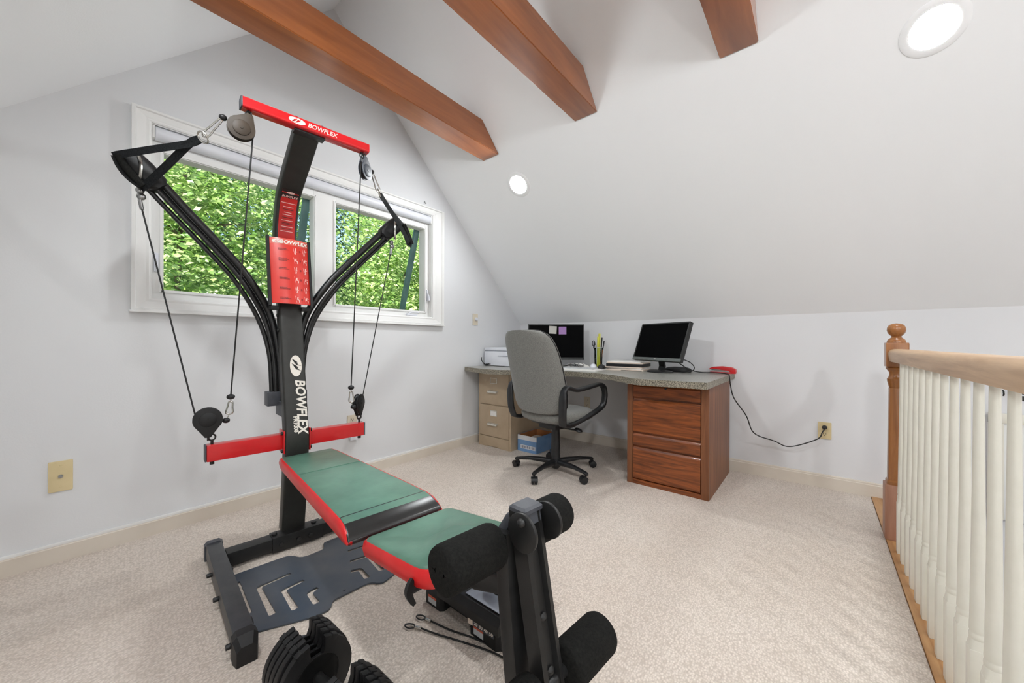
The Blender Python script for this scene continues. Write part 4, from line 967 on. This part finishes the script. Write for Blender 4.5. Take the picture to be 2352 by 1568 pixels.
# emblem and lettering on the front underside edge of the lat bar
ov, _ = logo_parts(.066, .026)
X = frame(G(-.012, LV + .0268, LZ - .001), G(1, 0, 0), V((0, 0, 1)), G(0, 1, 0))
me = fillmesh([ov], .0008); me.transform(X @ Matrix.Translation((-.044, 0, 0))); em = link('bar_emblem', me, 'decal_pink', lat, 0)
z_ = zig(None, .062, None); me = bpy.data.meshes.new('z'); z_.bm.to_mesh(me); me.transform(X @ Matrix.Translation((-.044, 0, .0006))); link('emblem_stroke', me, 'red', em, 0)
tm = textmesh('BOWFLEX', .027, .0004, .2, .0006, 1.0); tm.transform(X @ Matrix.Translation((.060, -.001, 0))); link('bar_lettering', tm, 'decal_pink', lat, 0)
# --- pulleys (teardrop cheek plates with a wheel between)
def pulley(cu, cv, cz, r, apex, ang, m, tilt=0.):
    """apex +1 hangs from above, -1 stands on its hook; ang = heading of the plate plane in u,v"""
    e0 = G(math.cos(ang), math.sin(ang), 0); z0_ = V((0, 0, apex)); tl_ = math.radians(tilt)
    ex = e0 * math.cos(tl_) - z0_ * math.sin(tl_); ez = z0_ * math.cos(tl_) + e0 * math.sin(tl_); nn = ex.cross(ez)
    X = frame(G(cu, cv, cz), ex, ez, nn)
    A = r * 1.48; out = []
    n = 20; th0 = math.acos(r / (A * 1.04)) * .92
    for i in range(n + 1):
        t = PI / 2 + th0 + (2 * PI - 2 * th0) * i / n; out.append((r * math.cos(t), r * math.sin(t)))
    out += [(.016, A - .010), (.010, A), (-.010, A), (-.016, A - .010)]
    p = None
    for s in (-1, 1):
        b = MB().prism(out, s * .0105 - .002, s * .0105 + .002, bev=.0012)
        b.lathe([(.030, s * .0105), (.030, s * .0150), (.027, s * .0165), (.006, s * .0165), (.006, s * .0185), (0, s * .0185)], n=24)
        o = b.done('pulley_cheek', m, gym, angle=30); o.data.transform(X)
        if s > 0: p = o
    o = MB().lathe([(.004, -.0085), (r * .90, -.0085), (r * .78, -.003), (r * .78, .003), (r * .90, .0085), (.004, .0085)], n=28).done('pulley_wheel', 'black_plastic', p); o.data.transform(X)
    top = X @ V((0, A + .002, 0)); 
    b = MB(); c0 = X @ V((0, A + .004, 0))
    b.tube([c0 + ex * .0 + nn * .0105 * math.cos(a) + V((0, 0, .0105 * math.sin(a))) for a in [2 * PI * i / 16 for i in range(16)]], .003, 8, closed=True)
    b.done('shackle', 'black_metal', p)
    return X
A_L, A_R = math.radians(5), math.radians(-36)
XT_L = pulley(-.251, LV, 1.861, .047, 1, math.radians(4), 'brown_pulley', 26)
XT_R = pulley(.256, LV, 1.858, .044, 1, A_R, 'blue_pulley', -13)
XB_L = pulley(-.333, .014, .668, .051, -1, math.radians(4), 'black_plastic')
XB_R = pulley(.312, .014, .668, .048, -1, math.radians(-42), 'black_plastic')
# --- bundles of resistance rods bent to either side
path = [(.048, -.15, .70), (.048, -.15, .79), (.062, -.15, .968), (.104, -.15, 1.14), (.196, -.125, 1.303), (.293, -.115, 1.423), (.410, -.105, 1.553), (.505, -.09, 1.660), (.562, -.08, 1.712)]
for s in (-1, 1):
    for k, (off, dv, r_) in enumerate(((.016, .012, .0185), (-.010, .018, .0110), (-.026, -.004, .0115), (.004, -.016, .0100))):
        P = [V((a, 0, z)) for a, _, z in path]; Q = []
        for i, p in enumerate(P):
            t = (P[min(i + 1, len(P) - 1)] - P[max(i - 1, 0)]).normalized(); nrm = V((t.z, 0, -t.x)) * -1
            fan = .55 + .45 * math.sin(PI * min(1, i / 7.)) 
            q = p + nrm * off * (1.25 if 2 < i < 8 else .9); Q.append(G(.006 + s * q.x, path[i][1] + dv, q.z))
        q = catmull(Q, 5); MB().tube(q, [r_ * (1 - .18 * i / len(q)) for i in range(len(q))], 12).done('resistance_rod', 'rod', gym)
    # socket box on the post
    sb = gbox(MB(), min(s * .034, s * .090), max(s * .034, s * .090), -.185, -.115, .678, .748, .003)
    gbox(sb, min(s * .030, s * .045), max(s * .030, s * .045), -.165, -.045, .63, .70, .004); sb.done('rod_socket', 'grey_plastic', gym)
    # cap that gathers the rod tips
    d = V((s * .70, 0, .71)).normalized(); c0 = G(.006 + s * .525, -.084, 1.683); sd = V((-d.z * s, 0, d.x * s))
    hb = MB().rings([[c0 + d * t_ + sd * a + V((0, 1, 0)) * b_ for a, b_ in superell(w_, .038, 20, 3)] for t_, w_ in ((-.060, .022), (-.044, .040), (.02, .046), (.066, .044), (.076, .036))])
    hb.done('rod_cap', 'black_plastic', gym, angle=50)
    # steel hook and cable clamps under the cap
    hp_ = c0 + d * .035
    k = MB().tube(catmull([hp_ + V((0, -.040, .030)), hp_ + V((-s * .006, -.046, .0)), hp_ + V((-s * .004, -.040, -.045)), hp_ + V((s * .004, -.030, -.075)), hp_ + V((s * .006, -.02, -.05))], 5), .006, 8)
    k.done('snap_hook', 'chrome', gym)
    cu_ = G(.004 + s * .545, -.084, 1.598)
    MB().sphere(cu_ + V((0, 0, .018)), .014, (1, .8, 1)).sphere(cu_ + V((.004, 0, -.006)), .015, (1, .8, 1)).cyl(cu_ + V((0, 0, -.02)), cu_ + V((-s * .006, 0, -.058)), .007, 10).done('cable_clamp', 'ring_metal', gym)
    # rod cable: from the clamp down round the lower pulley to its ball stop
    XB = XB_L if s < 0 else XB_R
    ctr = XB @ V((0, 0, 0)); ex = V((XB[0][0], XB[1][0], XB[2][0])) 
    outw = -1 if s < 0 else 1
    ex = ex - V((0, 0, ex.z)); arcp = [ctr + ex * outw * .040 * math.cos(a) + V((0, 0, .040 * math.sin(a))) for a in [math.radians(q) for q in (15, -10, -60, -110, -150, -165)]]
    endp = ctr - ex * outw * .062 + V((0, 0, -.012))
    MB().tube([cu_ + V((-s * .006, 0, -.055))] + arcp + [endp], .0030, 8).done('cable', 'cable', gym)
    MB().sphere(endp, .0125, (1.15, 1, .95)).done('ball_stop', 'black_plastic', gym)
    # hanging cable: from the top pulley down to a ball and snap link clipped to the lower ball
    XT = XT_L if s < 0 else XT_R; ctop = XT @ V((0, 0, 0)); ext = V((XT[0][0], XT[1][0], 0)).normalized()
    inn = 1 if s < 0 else -1; rr_ = .040
    ball = endp + V((-s * .016, 0, .102)) if s < 0 else endp + V((-.012, 0, .104))
    a0 = [ctop + ext * inn * rr_ * math.cos(a) + V((0, 0, rr_ * math.sin(a))) for a in [math.radians(q) for q in (-5, 30, 80, 130, 158)]]
    e2 = ctop - ext * inn * .058 + V((0, 0, .022))
    MB().tube([ball, a0[0]] + a0[1:] + [e2], .0030, 8).done('cable', 'cable', gym)
    MB().sphere(ball, .0145, (1.1, 1, .85)).sphere(e2, .0125, (1.1, 1, .95)).done('ball_stop', 'black_plastic', gym)
    def snap(p0, p1, w_, nm='snap_link'):
        p0, p1 = V(p0), V(p1); d_ = p1 - p0; L_ = d_.length; d_.normalize(); sdv = d_.cross(V((.25, 1, 0))).normalized()
        loop = [p0 + d_ * L_ * t + sdv * w_ * x for t, x in ((0, 0), (.03, .45), (.15, .6), (.5, .75), (.8, 1), (.93, .8), (1, 0), (.93, -.8), (.8, -1), (.5, -.75), (.15, -.6), (.03, -.45))]
        q = catmull(loop + loop[:1], 4)[:-1]
        return MB().tube(q, .0034, 8, closed=True).done(nm, 'chrome', gym)
    snap(ball + V((0, 0, -.020)), endp + V((-s * .010, 0, .026)), .0125)
    MB().tube([ball, ball + V((0, 0, -.026))], .0022, 6).tube([endp, endp + V((-s * .012, 0, .03))], .0022, 6).done('cable_loop', 'chrome', gym)
    # upper snap link to the D ring
    ring = G(-.368, .20, 1.789) if s < 0 else G(.340, .195, 1.781)
    dr = (ring - e2).normalized()
    snap(e2 + dr * .010, ring - dr * .004, .010)
    # ---------------------------------------------------------- hand grip, clipped on the ring and hooked round the rod cap
    hg = thing('hand_grip', 'black webbing stirrup hand grip hooked on the left rod tips of the gym' if s < 0 else 'black webbing stirrup hand grip hooked on the right rod tips of the gym', 'grip', GO, GT)
    gp = G(-.566, -.040, 1.672) if s < 0 else G(.628, -.045, 1.672)
    gd = V((s * .44, 0, -.90)).normalized() if s > 0 else V((.58, 0, -.81)).normalized()   # long axis of the handle
    td = (ring - gp).normalized()
    ga, gb = gp - gd * .062, gp + gd * .062
    dl_ = td.cross(gd).normalized()
    rg = [ring + (gd.cross(dl_) * 0) + td * .016 * math.sin(a) + dl_.cross(td) * .021 * math.cos(a) for a in [2 * PI * i / 18 for i in range(18)]]
    MB().tube(rg, .0032, 8, closed=True).done('d_ring', 'chrome', hg)
    for e_, off in ((ga, -1), (gb, 1)):
        st_ = ring - td * .016
        mid = st_ - td * .045
        P = catmull([st_, mid, mid.lerp(e_, .5) + dl_ * .004 * off, e_ + td * .004, e_ - td * .004], 5)
        MB().sweep(P, [(-.0135, -.0012), (.0135, -.0012), (.0135, .0012), (-.0135, .0012)], up=G(0, 1, 0)).done('strap', 'web', hg, angle=50)
    bow = [ga - td * .004, ga.lerp(gb, .25) - td * .016, ga.lerp(gb, .5) - td * .020, ga.lerp(gb, .75) - td * .016, gb - td * .004]
    MB().tube(catmull([ga, ga.lerp(gb, .3) - td * .006, ga.lerp(gb, .7) - td * .006, gb], 5), .0145, 12).done('handle_roll', 'foam', hg)
    MB().sweep(catmull(bow, 6), [(-.022, -.003), (.022, -.003), (.022, .003), (-.022, .003)], up=td).done('handle_shell', 'black_plastic', hg, angle=60)
# --- bench
# backrest lying flat
def back_sec(v, uc, hw, z0, z1, rr):
    return [G(uc + a, v, b_) for a, b_ in rrect(-hw, hw, z0, z1, rr, 4)]
bs = [(.086, .030, .080, .440, .456, .006), (.092, .030, .104, .432, .464, .010), (.104, .030, .115, .426, .470, .014), (.16, .0305, .121, .424, .472, .014), (.50, .034, .136, .422, .474, .014), (.80, .037, .149, .421, .474, .014), (.905, .038, .1535, .420, .473, .014), (.940, .038, .155, .4195, .468, .013), (.965, .038, .156, .420, .458, .011), (.985, .038, .156, .422, .446, .007), (.991, .038, .155, .427, .438, .002)]
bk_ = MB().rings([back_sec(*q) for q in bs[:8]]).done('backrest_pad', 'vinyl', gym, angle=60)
MB().rings([back_sec(*q) for q in [(.900, .038, .1535, .4195, .4736, .014)] + bs[7:]]).done('front_roll', 'vinyl_black', bk_, angle=60)
for s in (-1, 1):
    rr = []
    for v, uc, hw, a, b_, r_ in bs[1:]:
        x = uc + s * (hw + .0005); rr.append([G(x - s * .012, v, a - .001), G(x, v, a + .003), G(x + s * .004, v, (a + b_) / 2), G(x + s * .001, v, b_ - .006), G(x - s * .006, v, b_ - .001), G(x - s * .012, v, b_ - .003)])
    MB().rings(rr).done('red_side', 'red_vinyl', bk_, angle=60)
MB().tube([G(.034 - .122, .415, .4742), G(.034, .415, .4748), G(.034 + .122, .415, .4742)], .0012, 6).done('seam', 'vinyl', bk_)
# seat, tilted up towards the front
SLP = .15
SC_U = .062
so_l = roundpoly([(SC_U - .150, 1.008), (SC_U + .150, 1.008), (SC_U + .150, 1.365), (SC_U - .150, 1.365)], [.03, .03, .075, .075], 6)
sd_ = lambda u, v: SLP * (v - 1.02)
def seat_ring(k, dz):
    cu_, cv_2 = SC_U, 1.19
    return [G(cu_ + (u - cu_) * (1 + k / .15), cv_2 + (v - cv_2) * (1 + k / .17), .448 + dz + sd_(u, v)) for u, v in so_l]
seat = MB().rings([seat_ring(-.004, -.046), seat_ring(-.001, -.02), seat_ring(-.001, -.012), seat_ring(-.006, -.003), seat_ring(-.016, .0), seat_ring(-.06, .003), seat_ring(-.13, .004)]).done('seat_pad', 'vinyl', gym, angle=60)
MB().rings([seat_ring(-.006, -.050), seat_ring(.0, -.046), seat_ring(.004, -.028), seat_ring(.001, -.010), seat_ring(-.004, -.0045), seat_ring(-.008, -.008), seat_ring(-.006, -.048)], cap=False).done('red_side', 'red_vinyl', seat, angle=60)
# seat rail, front support leg
LX = .070                                            # middle of the leg station
MB().sweep([G(0.01, .07, .39), G(.03, .60, .385), G(.05, 1.02, .385), G(.062, 1.36, .430), G(LX, 1.445, .455)], rrect(-.028, .028, -.022, .022, .006, 2)).done('seat_rail', 'black_metal', gym)
kb = G(-.098, 1.300, .438)
kn = MB().cyl(G(.04, 1.30, .440), G(-.06, 1.30, .439), .014, 12, .002).cyl(G(-.06, 1.30, .439), kb, .008, 10)
kn.sweep(catmull([kb + V((.006, 0, .026)), kb + V((.0, 0, .017)), kb + V((-.005, 0, .0)), kb + V((.0, 0, -.017)), kb + V((.010, 0, -.034))], 5), [(-.007, -.006), (.007, -.006), (.006, .006), (-.006, .006)], up=(0, 1, 0), scale=[.6 + .5 * math.sin(PI * min(1, i / 20)) for i in range(21)])
kn.done('seat_knob', 'black_plastic', gym)
MB().sweep([G(LX - .012, 1.462, .585), G(LX - .012, 1.472, .45), G(LX - .012, 1.530, .02)], rrect(-.030, .030, -.020, .020, .004, 2), up=(0, -1, 0)).done('support_leg', 'black_metal', gym)
gbox(MB(), LX - .20, LX + .20, 1.500, 1.550, .0, .045, .006).done('front_foot', 'black_metal', gym)
# leg extension arm: channel with open front
def armv(z): return 1.500 + (.645 - z) * .20
chp = [(-.029, -.024), (.029, -.024), (.029, .016), (.017, .018), (.013, .006), (-.013, .006), (-.017, .018), (-.029, .016)]
MB().sweep([G(LX, armv(z) - .002, z) for z in (.642, .56, .40, .20)], chp, up=(0, -1, 0)).done('leg_arm', 'black_metal', gym, angle=30)
MB().rings([[G(LX + a, 1.500 + b_, z) for a, b_ in rrect(-w_, w_, -d_, d_, .004, 2)] for z, w_, d_ in ((.636, .030, .024), (.644, .030, .024), (.649, .025, .019))]).done('arm_cap', 'grey_plastic', gym)
for s in (-1, 1):
    u = LX + s * .040; du = s * .004
    pv = MB().cyl(G(u - du, 1.528, .608), G(u + du, 1.528, .608), .040, 32, .0015).done('pivot_disc', 'black_metal', gym)
    MB().lathe([(.009, 0), (.010, .004), (.008, .009), (.004, .012), (0, .0125)], G(u + du, 1.532, .632), (s, 0, 0), 16).done('bolt', 'black_metal', pv)
for z in (.425, .325):
    MB().lathe([(.009, 0), (.010, .003), (.006, .008), (0, .010)], G(LX, armv(z) + .004, z), G(0, 1, 0), 12).done('bolt', 'black_metal', gym)
MB().sweep([G(LX, 1.400, .440), G(LX, 1.435, .56), G(LX, 1.470, .612), G(LX, 1.52, .622)], rrect(-.026, .026, -.012, .012, .004, 2), up=(0, -1, 0)).done('pivot_bracket', 'grey_plastic', gym)
# foam rollers on two cross tubes
def roller(vc, zc, r, u0, u1, yaw, uc):
    ex = V((math.cos(yaw), math.sin(yaw), 0)); c0 = G(uc, vc, zc)
    MB().cyl(c0 + ex * (-u1 + .022), c0 + ex * (u1 - .022), .0125, 14).done('roller_tube', 'black_metal', gym)
    for s in (-1, 1):
        MB().tube([c0 + ex * s * (u0), c0 + ex * s * (u0 + .003), c0 + ex * s * (u0 + .012), c0 + ex * s * (u1 - .012), c0 + ex * s * (u1 - .003), c0 + ex * s * u1, c0 + ex * s * (u1 + .0005), c0 + ex * s * (u1 - .012)], [r - .010, r - .003, r, r, r - .003, r - .010, .013, .0125], 32).done('foam_roller', 'foam', gym, angle=50)
roller(1.455, .560, .048, .044, .188, 0, .064)
roller(1.570, .300, .048, .044, .195, 0, LX)

# ================================================================== ADJUSTABLE DUMBBELLS
def dumbbell(name, label, c0, heading, zc, R=.098):
    t = thing(name, label, 'dumbbell', (c0[0], c0[1], 0), heading, 'adjustable dumbbells')
    # local x = handle axis; each end a pack of notched plates
    for s in (-1, 1):
        for k in range(5):
            r_ = R - .004 * (k == 0) ; x0 = s * (.074 + k * .0222)
            out = []
            g0 = math.radians(12)                 # gap at the top
            n = 40
            for i in range(n + 1):
                a = PI / 2 + g0 + (2 * PI - 2 * g0) * i / n; rr = r_ if a < PI * 1.42 or a > PI * 1.58 else r_ * .99
                out.append((rr * math.cos(a), rr * math.sin(a) * 1.04))
            out += [(r_ * .20, r_ * .72), (r_ * .13, r_ * .55), (-r_ * .13, r_ * .55), (-r_ * .20, r_ * .72)]
            X = frame((x0, 0, zc), (0, 1, 0), (0, 0, 1), (1, 0, 0))
            b = MB().prism(out, -.0085, .0085, bev=.0038)
            # raised clip ribs either side of the notch
            for sg in (-1, 1):
                b.add(MB().box((-.0085, -.010, -.0092), (.0085, .0035, .0092), .002).bm, Matrix.Rotation(-sg * .50, 4, 'Z') @ Matrix.Translation((0, r_ * 1.02, 0)))
            o = b.done('weight_plate', 'black_plastic', t, angle=30); o.data.transform(X)
            o = MB().lathe([(r_ * .62, .0085), (r_ * .63, .0098), (r_ * .60, .0098), (r_ * .59, .0085)], n=36).done('plate_ring', 'black_plastic', o); o.data.transform(frame((x0, 0, zc), (0, 1, 0), (0, 0, 1), (1, 0, 0)))
        MB().cyl((s * .178, 0, zc), (s * .192, 0, zc), .046, 28, .004).cyl((s * .190, 0, zc), (s * .197, 0, zc), .026, 20, .002).done('selector_dial', 'grey_plastic', t)
    MB().lathe([(.013, -.165), (.014, -.055), (.018, -.02), (.019, 0), (.018, .02), (.014, .055), (.013, .165)], (0, 0, zc), (1, 0, 0), 20).done('handle', 'black_metal', t)
    return t
d1 = dumbbell('adjustable_dumbbell', 'adjustable dumbbell with notched black plates on the carpet at the bottom edge of the photo', (.432, .958), math.radians(-89), .108)
d2 = dumbbell('adjustable_dumbbell', 'adjustable dumbbell resting in its cradle behind the gym leg station', (1.04, .985), math.radians(90), .158, .088)
# cradle of the second dumbbell
cr_ = thing('dumbbell_cradle', 'black dumbbell cradle with grey tray and number strip on the carpet behind the leg station', 'cradle', (.890, .985, 0))
def foot(y0, y1):
    P = [(.0, .0), (.23, .0), (.23, .05), (.20, .068), (.035, .068), (-.002, .050)]
    return MB().rings([[V((x, y, z)) for x, z in P] for y in (y0, y0 + .012)] and [[V((.0, y0 + .012, 0)), V((.012, y0, 0)), V((.22, y0, 0)), V((.23, y0 + .012, 0)), V((.23, y1 - .012, 0)), V((.22, y1, 0)), V((.012, y1, 0)), V((0, y1 - .012, 0))], [V((.0, y0 + .012, .045)), V((.012, y0, .045)), V((.22, y0, .045)), V((.23, y0 + .012, .045)), V((.23, y1 - .012, .045)), V((.22, y1, .045)), V((.012, y1, .045)), V((0, y1 - .012, .045))], [V((.012, y0 + .018, .062)), V((.02, y0 + .006, .062)), V((.21, y0 + .006, .062)), V((.22, y0 + .018, .062)), V((.22, y1 - .018, .062)), V((.21, y1 - .006, .062)), V((.02, y1 - .006, .062)), V((.012, y1 - .018, .062))]])
for y0, y1 in ((.085, .190), (-.195, -.055)):
    ft = foot(y0, y1).done('cradle_foot', 'black_plastic', cr_, angle=25)
    wl_ = MB().box((-.0012, y1 - .028 - .045, .010), (.0, y1 - .028, .030)).done('warning_label', 'label_grey', ft); MB().box((-.0013, y1 - .028 - .045, .030), (.0, y1 - .028, .038)).done('label_header', 'label_orange', ft)
gbox_ = MB().box((.03, -.06, .012), (.20, .09, .05), .004).done('bridge', 'black_plastic', cr_)
MB().prism([(-.012, .062), (-.012, .092), (.004, .112), (.030, .118), (.240, .118), (.240, .062)], -.205, .100, X=frame((0, 0, 0), (1, 0, 0), (0, 0, 1), (0, -1, 0)) @ Matrix.Diagonal((1, 1, -1, 1)), bev=.003).done('tray', 'black_plastic', cr_, angle=30)
MB().box((.012, -.198, .1175), (.150, -.030, .1200), .001).done('tray_panel', 'tray_top', cr_)
ns = MB().box((-.0045, -.178, .040), (-.0005, -.058, .061), .0005).done('number_strip', 'grey_plastic', cr_)
MB().box((-.0055, -.082, .038), (-.0008, -.058, .0615), .002).done('strip_tab', 'folder', ns)
for i, tx in enumerate(('20', '30', '40', '50')):
    tm = textmesh(tx, .017, .0003, 0, .0004); tm.transform(frame((-.0052, -.097 - i * .0235, .0505), (0, -1, 0), (0, 0, 1), (-1, 0, 0))); link('number_print', tm, 'decal_white', ns, 0)
# loose cables on the carpet
def loose(label, loop_c, ang, pts):
    t = thing('loose_cable', label, 'cable', (loop_c[0], loop_c[1], 0)); o = V((loop_c[0], loop_c[1], 0)); d = V((math.cos(ang), math.sin(ang), 0)); n_ = V((-d.y, d.x, 0))
    lp = [d * (-.016 + .018 * (1 - math.cos(a))) + n_ * .010 * math.sin(a) * (1 - .15 * math.cos(a)) + V((0, 0, .006)) for a in [2 * PI * i / 20 for i in range(20)]]
    MB().tube(lp, .0024, 8, closed=True).done('eye_loop', 'cable', t)
    e = d * .024 + V((0, 0, .0055)); f_ = d * .047 + V((0, 0, .0055))
    MB().cyl(e, f_, .0050, 12, .001).done('ferrule', 'chrome', t)
    P = [f_] + [V((x, y, 0)) - o + V((0, 0, .0045)) for x, y in pts]
    MB().tube(catmull(P, 6), .0029, 8).done('wire', 'cable', t); return t
loose('loose black steel cable with eye loop lying beside the dumbbell cradle, the farther of two', (.822, 1.108), math.radians(-74), [(.853, .98), (.880, .895), (.900, .80), (.915, .70), (.945, .60)])
loose('loose black steel cable with eye loop lying on the carpet, the nearer of two', (.772, 1.104), math.radians(-64), [(.812, 1.0), (.845, .91), (.880, .80), (.895, .70), (.93, .58)])

# ================================================================== OUTSIDE
struct(MB().box((-40, YB + T + .05, -3.4), (50, 60, -3.2)).done('ground', 'soil', angle=0))
hl = MB(); hl.rings([[V((x, 23, -3.3)), V((x, 30, 3)), V((x, 40, 9.5)), V((x, 58, 12)), V((x, 58, -3.3))] for x in (-40, 50)]); struct(hl.done('hillside', 'soil', angle=0))
ex_ = MB(); ex_.box((XL - .4, YB + T * .9 + .03, -3.2), (XR + .4, YB + T + .10, -.05)); struct(ex_.done('wall_exterior', 'siding', angle=0))
def leaves(rnd, nclu, per, leaf, rx, ry, rz, off, box=False):
    vs, fs = [], []
    G_ = rnd.gauss; U_ = rnd.uniform
    for c_ in range(nclu):
        while True:
            p = (U_(-1, 1), U_(-1, 1), U_(-1, 1)); l_ = math.sqrt(p[0] ** 2 + p[1] ** 2 + p[2] ** 2)
            if box or .25 < l_ < 1: break
        cx, cy, cz = p[0] * rx + off.x, p[1] * ry + off.y, p[2] * rz + off.z; cr = U_(.8, 1.9) * leaf * 2.7
        for k in range(per):
            qx, qy, qz = cx + G_(0, 1) * cr, cy + G_(0, 1) * cr, cz + G_(0, .36) * cr
            nx_, ny_, nz_ = G_(0, .5), G_(-.35, .5), G_(.75, .35); l_ = math.sqrt(nx_ * nx_ + ny_ * ny_ + nz_ * nz_) + 1e-6
            nx_ /= l_; ny_ /= l_; nz_ /= l_
            t = U_(0, 2 * PI); ax, ay, az = math.cos(t), math.sin(t), 0.; d = ax * nx_ + ay * ny_
            ax -= d * nx_; ay -= d * ny_; az -= d * nz_; l_ = math.sqrt(ax * ax + ay * ay + az * az) + 1e-6; ax /= l_; ay /= l_; az /= l_
            bx_, by_, bz_ = ny_ * az - nz_ * ay, nz_ * ax - nx_ * az, nx_ * ay - ny_ * ax
            L_ = leaf * U_(.6, 1.3); w_ = L_ * U_(.3, .46); h = L_ * .5; f_ = L_ * .06; i0 = len(vs)
            vs += [(qx - ax * h, qy - ay * h, qz - az * h), (qx + bx_ * w_ + nx_ * f_, qy + by_ * w_ + ny_ * f_, qz + bz_ * w_ + nz_ * f_), (qx + ax * h - nx_ * f_, qy + ay * h - ny_ * f_, qz + az * h - nz_ * f_), (qx - bx_ * w_ + nx_ * f_, qy - by_ * w_ + ny_ * f_, qz - bz_ * w_ + nz_ * f_)]
            fs += [(i0, i0 + 1, i0 + 2), (i0, i0 + 2, i0 + 3)]
    me = bpy.data.meshes.new('foliage'); me.from_pydata(vs, [], fs); return me
def tree(label, x, y, zc, rx, ry, rz, nclu, per, leaf, m, trunk_r, seed):
    rnd = random.Random(seed); z0 = -3.2
    t = thing('tree', label, 'tree', (x, y, z0), 0, 'trees outside the window')
    tb = MB(); H_ = zc + rz * .75 - z0
    tp = [V((0, 0, 0)), V((.08, .05, H_ * .3)), V((-.05, .1, H_ * .62)), V((.06, 0, H_))]
    tb.tube(catmull(tp, 5), [trunk_r * (1 - .75 * i / 15) for i in range(16)], 10)
    for i in range(9):
        a = rnd.uniform(0, 2 * PI); h = H_ * rnd.uniform(.35, .9); l_ = rnd.uniform(.45, .85)
        tb.tube([V((0, 0, h)), V((math.cos(a) * rx * l_ * .5, math.sin(a) * ry * l_ * .5, h + rz * .1)), V((math.cos(a) * rx * l_, math.sin(a) * ry * l_, h + rz * .16))], [trunk_r * .38, trunk_r * .24, trunk_r * .08], 6)
    tb.done('trunk', 'bark', t)
    me = leaves(rnd, nclu, per, leaf, rx, ry, rz, V((0, 0, zc - z0)))
    link('foliage', me, m, t, 0, kind='stuff')
tree('bright leafy tree filling the lower part of the left window pane', 1.2, 7.9, 2.5, 1.75, 1.5, 2.3, 300, 60, .095, 'leaf_a', .09, 1)
tree('bright leafy tree filling the lower part of the right window pane', 5.7, 8.3, 2.5, 1.9, 1.6, 2.2, 320, 60, .095, 'leaf_a', .10, 2)
tree('taller green tree in the upper part of the left window pane', 2.4, 12.6, 4.9, 1.9, 1.9, 3.4, 330, 60, .12, 'leaf_b', .14, 3)
tree('taller green tree in the upper part of the right window pane', 8.6, 12.6, 5.1, 2.0, 1.9, 3.3, 330, 60, .12, 'leaf_b', .14, 4)
tree('leafy tree off to the left outside the window', -4.2, 10.5, 3.4, 1.9, 2.0, 3.2, 320, 30, .14, 'leaf_b', .16, 6)
tree('leafy tree off to the right outside the window', 14.6, 12.0, 3.6, 2.4, 2.0, 3.4, 320, 30, .14, 'leaf_a', .16, 7)
rnd = random.Random(21)
wd = link('woodland', leaves(rnd, 2300, 40, .20, 15, 2.2, 7.4, V((5, 20.5, 4.0)), box=True), 'leaf_c', None, 0, kind='stuff', label='dense dark green woodland seen behind the nearer trees outside the window', category='woodland')
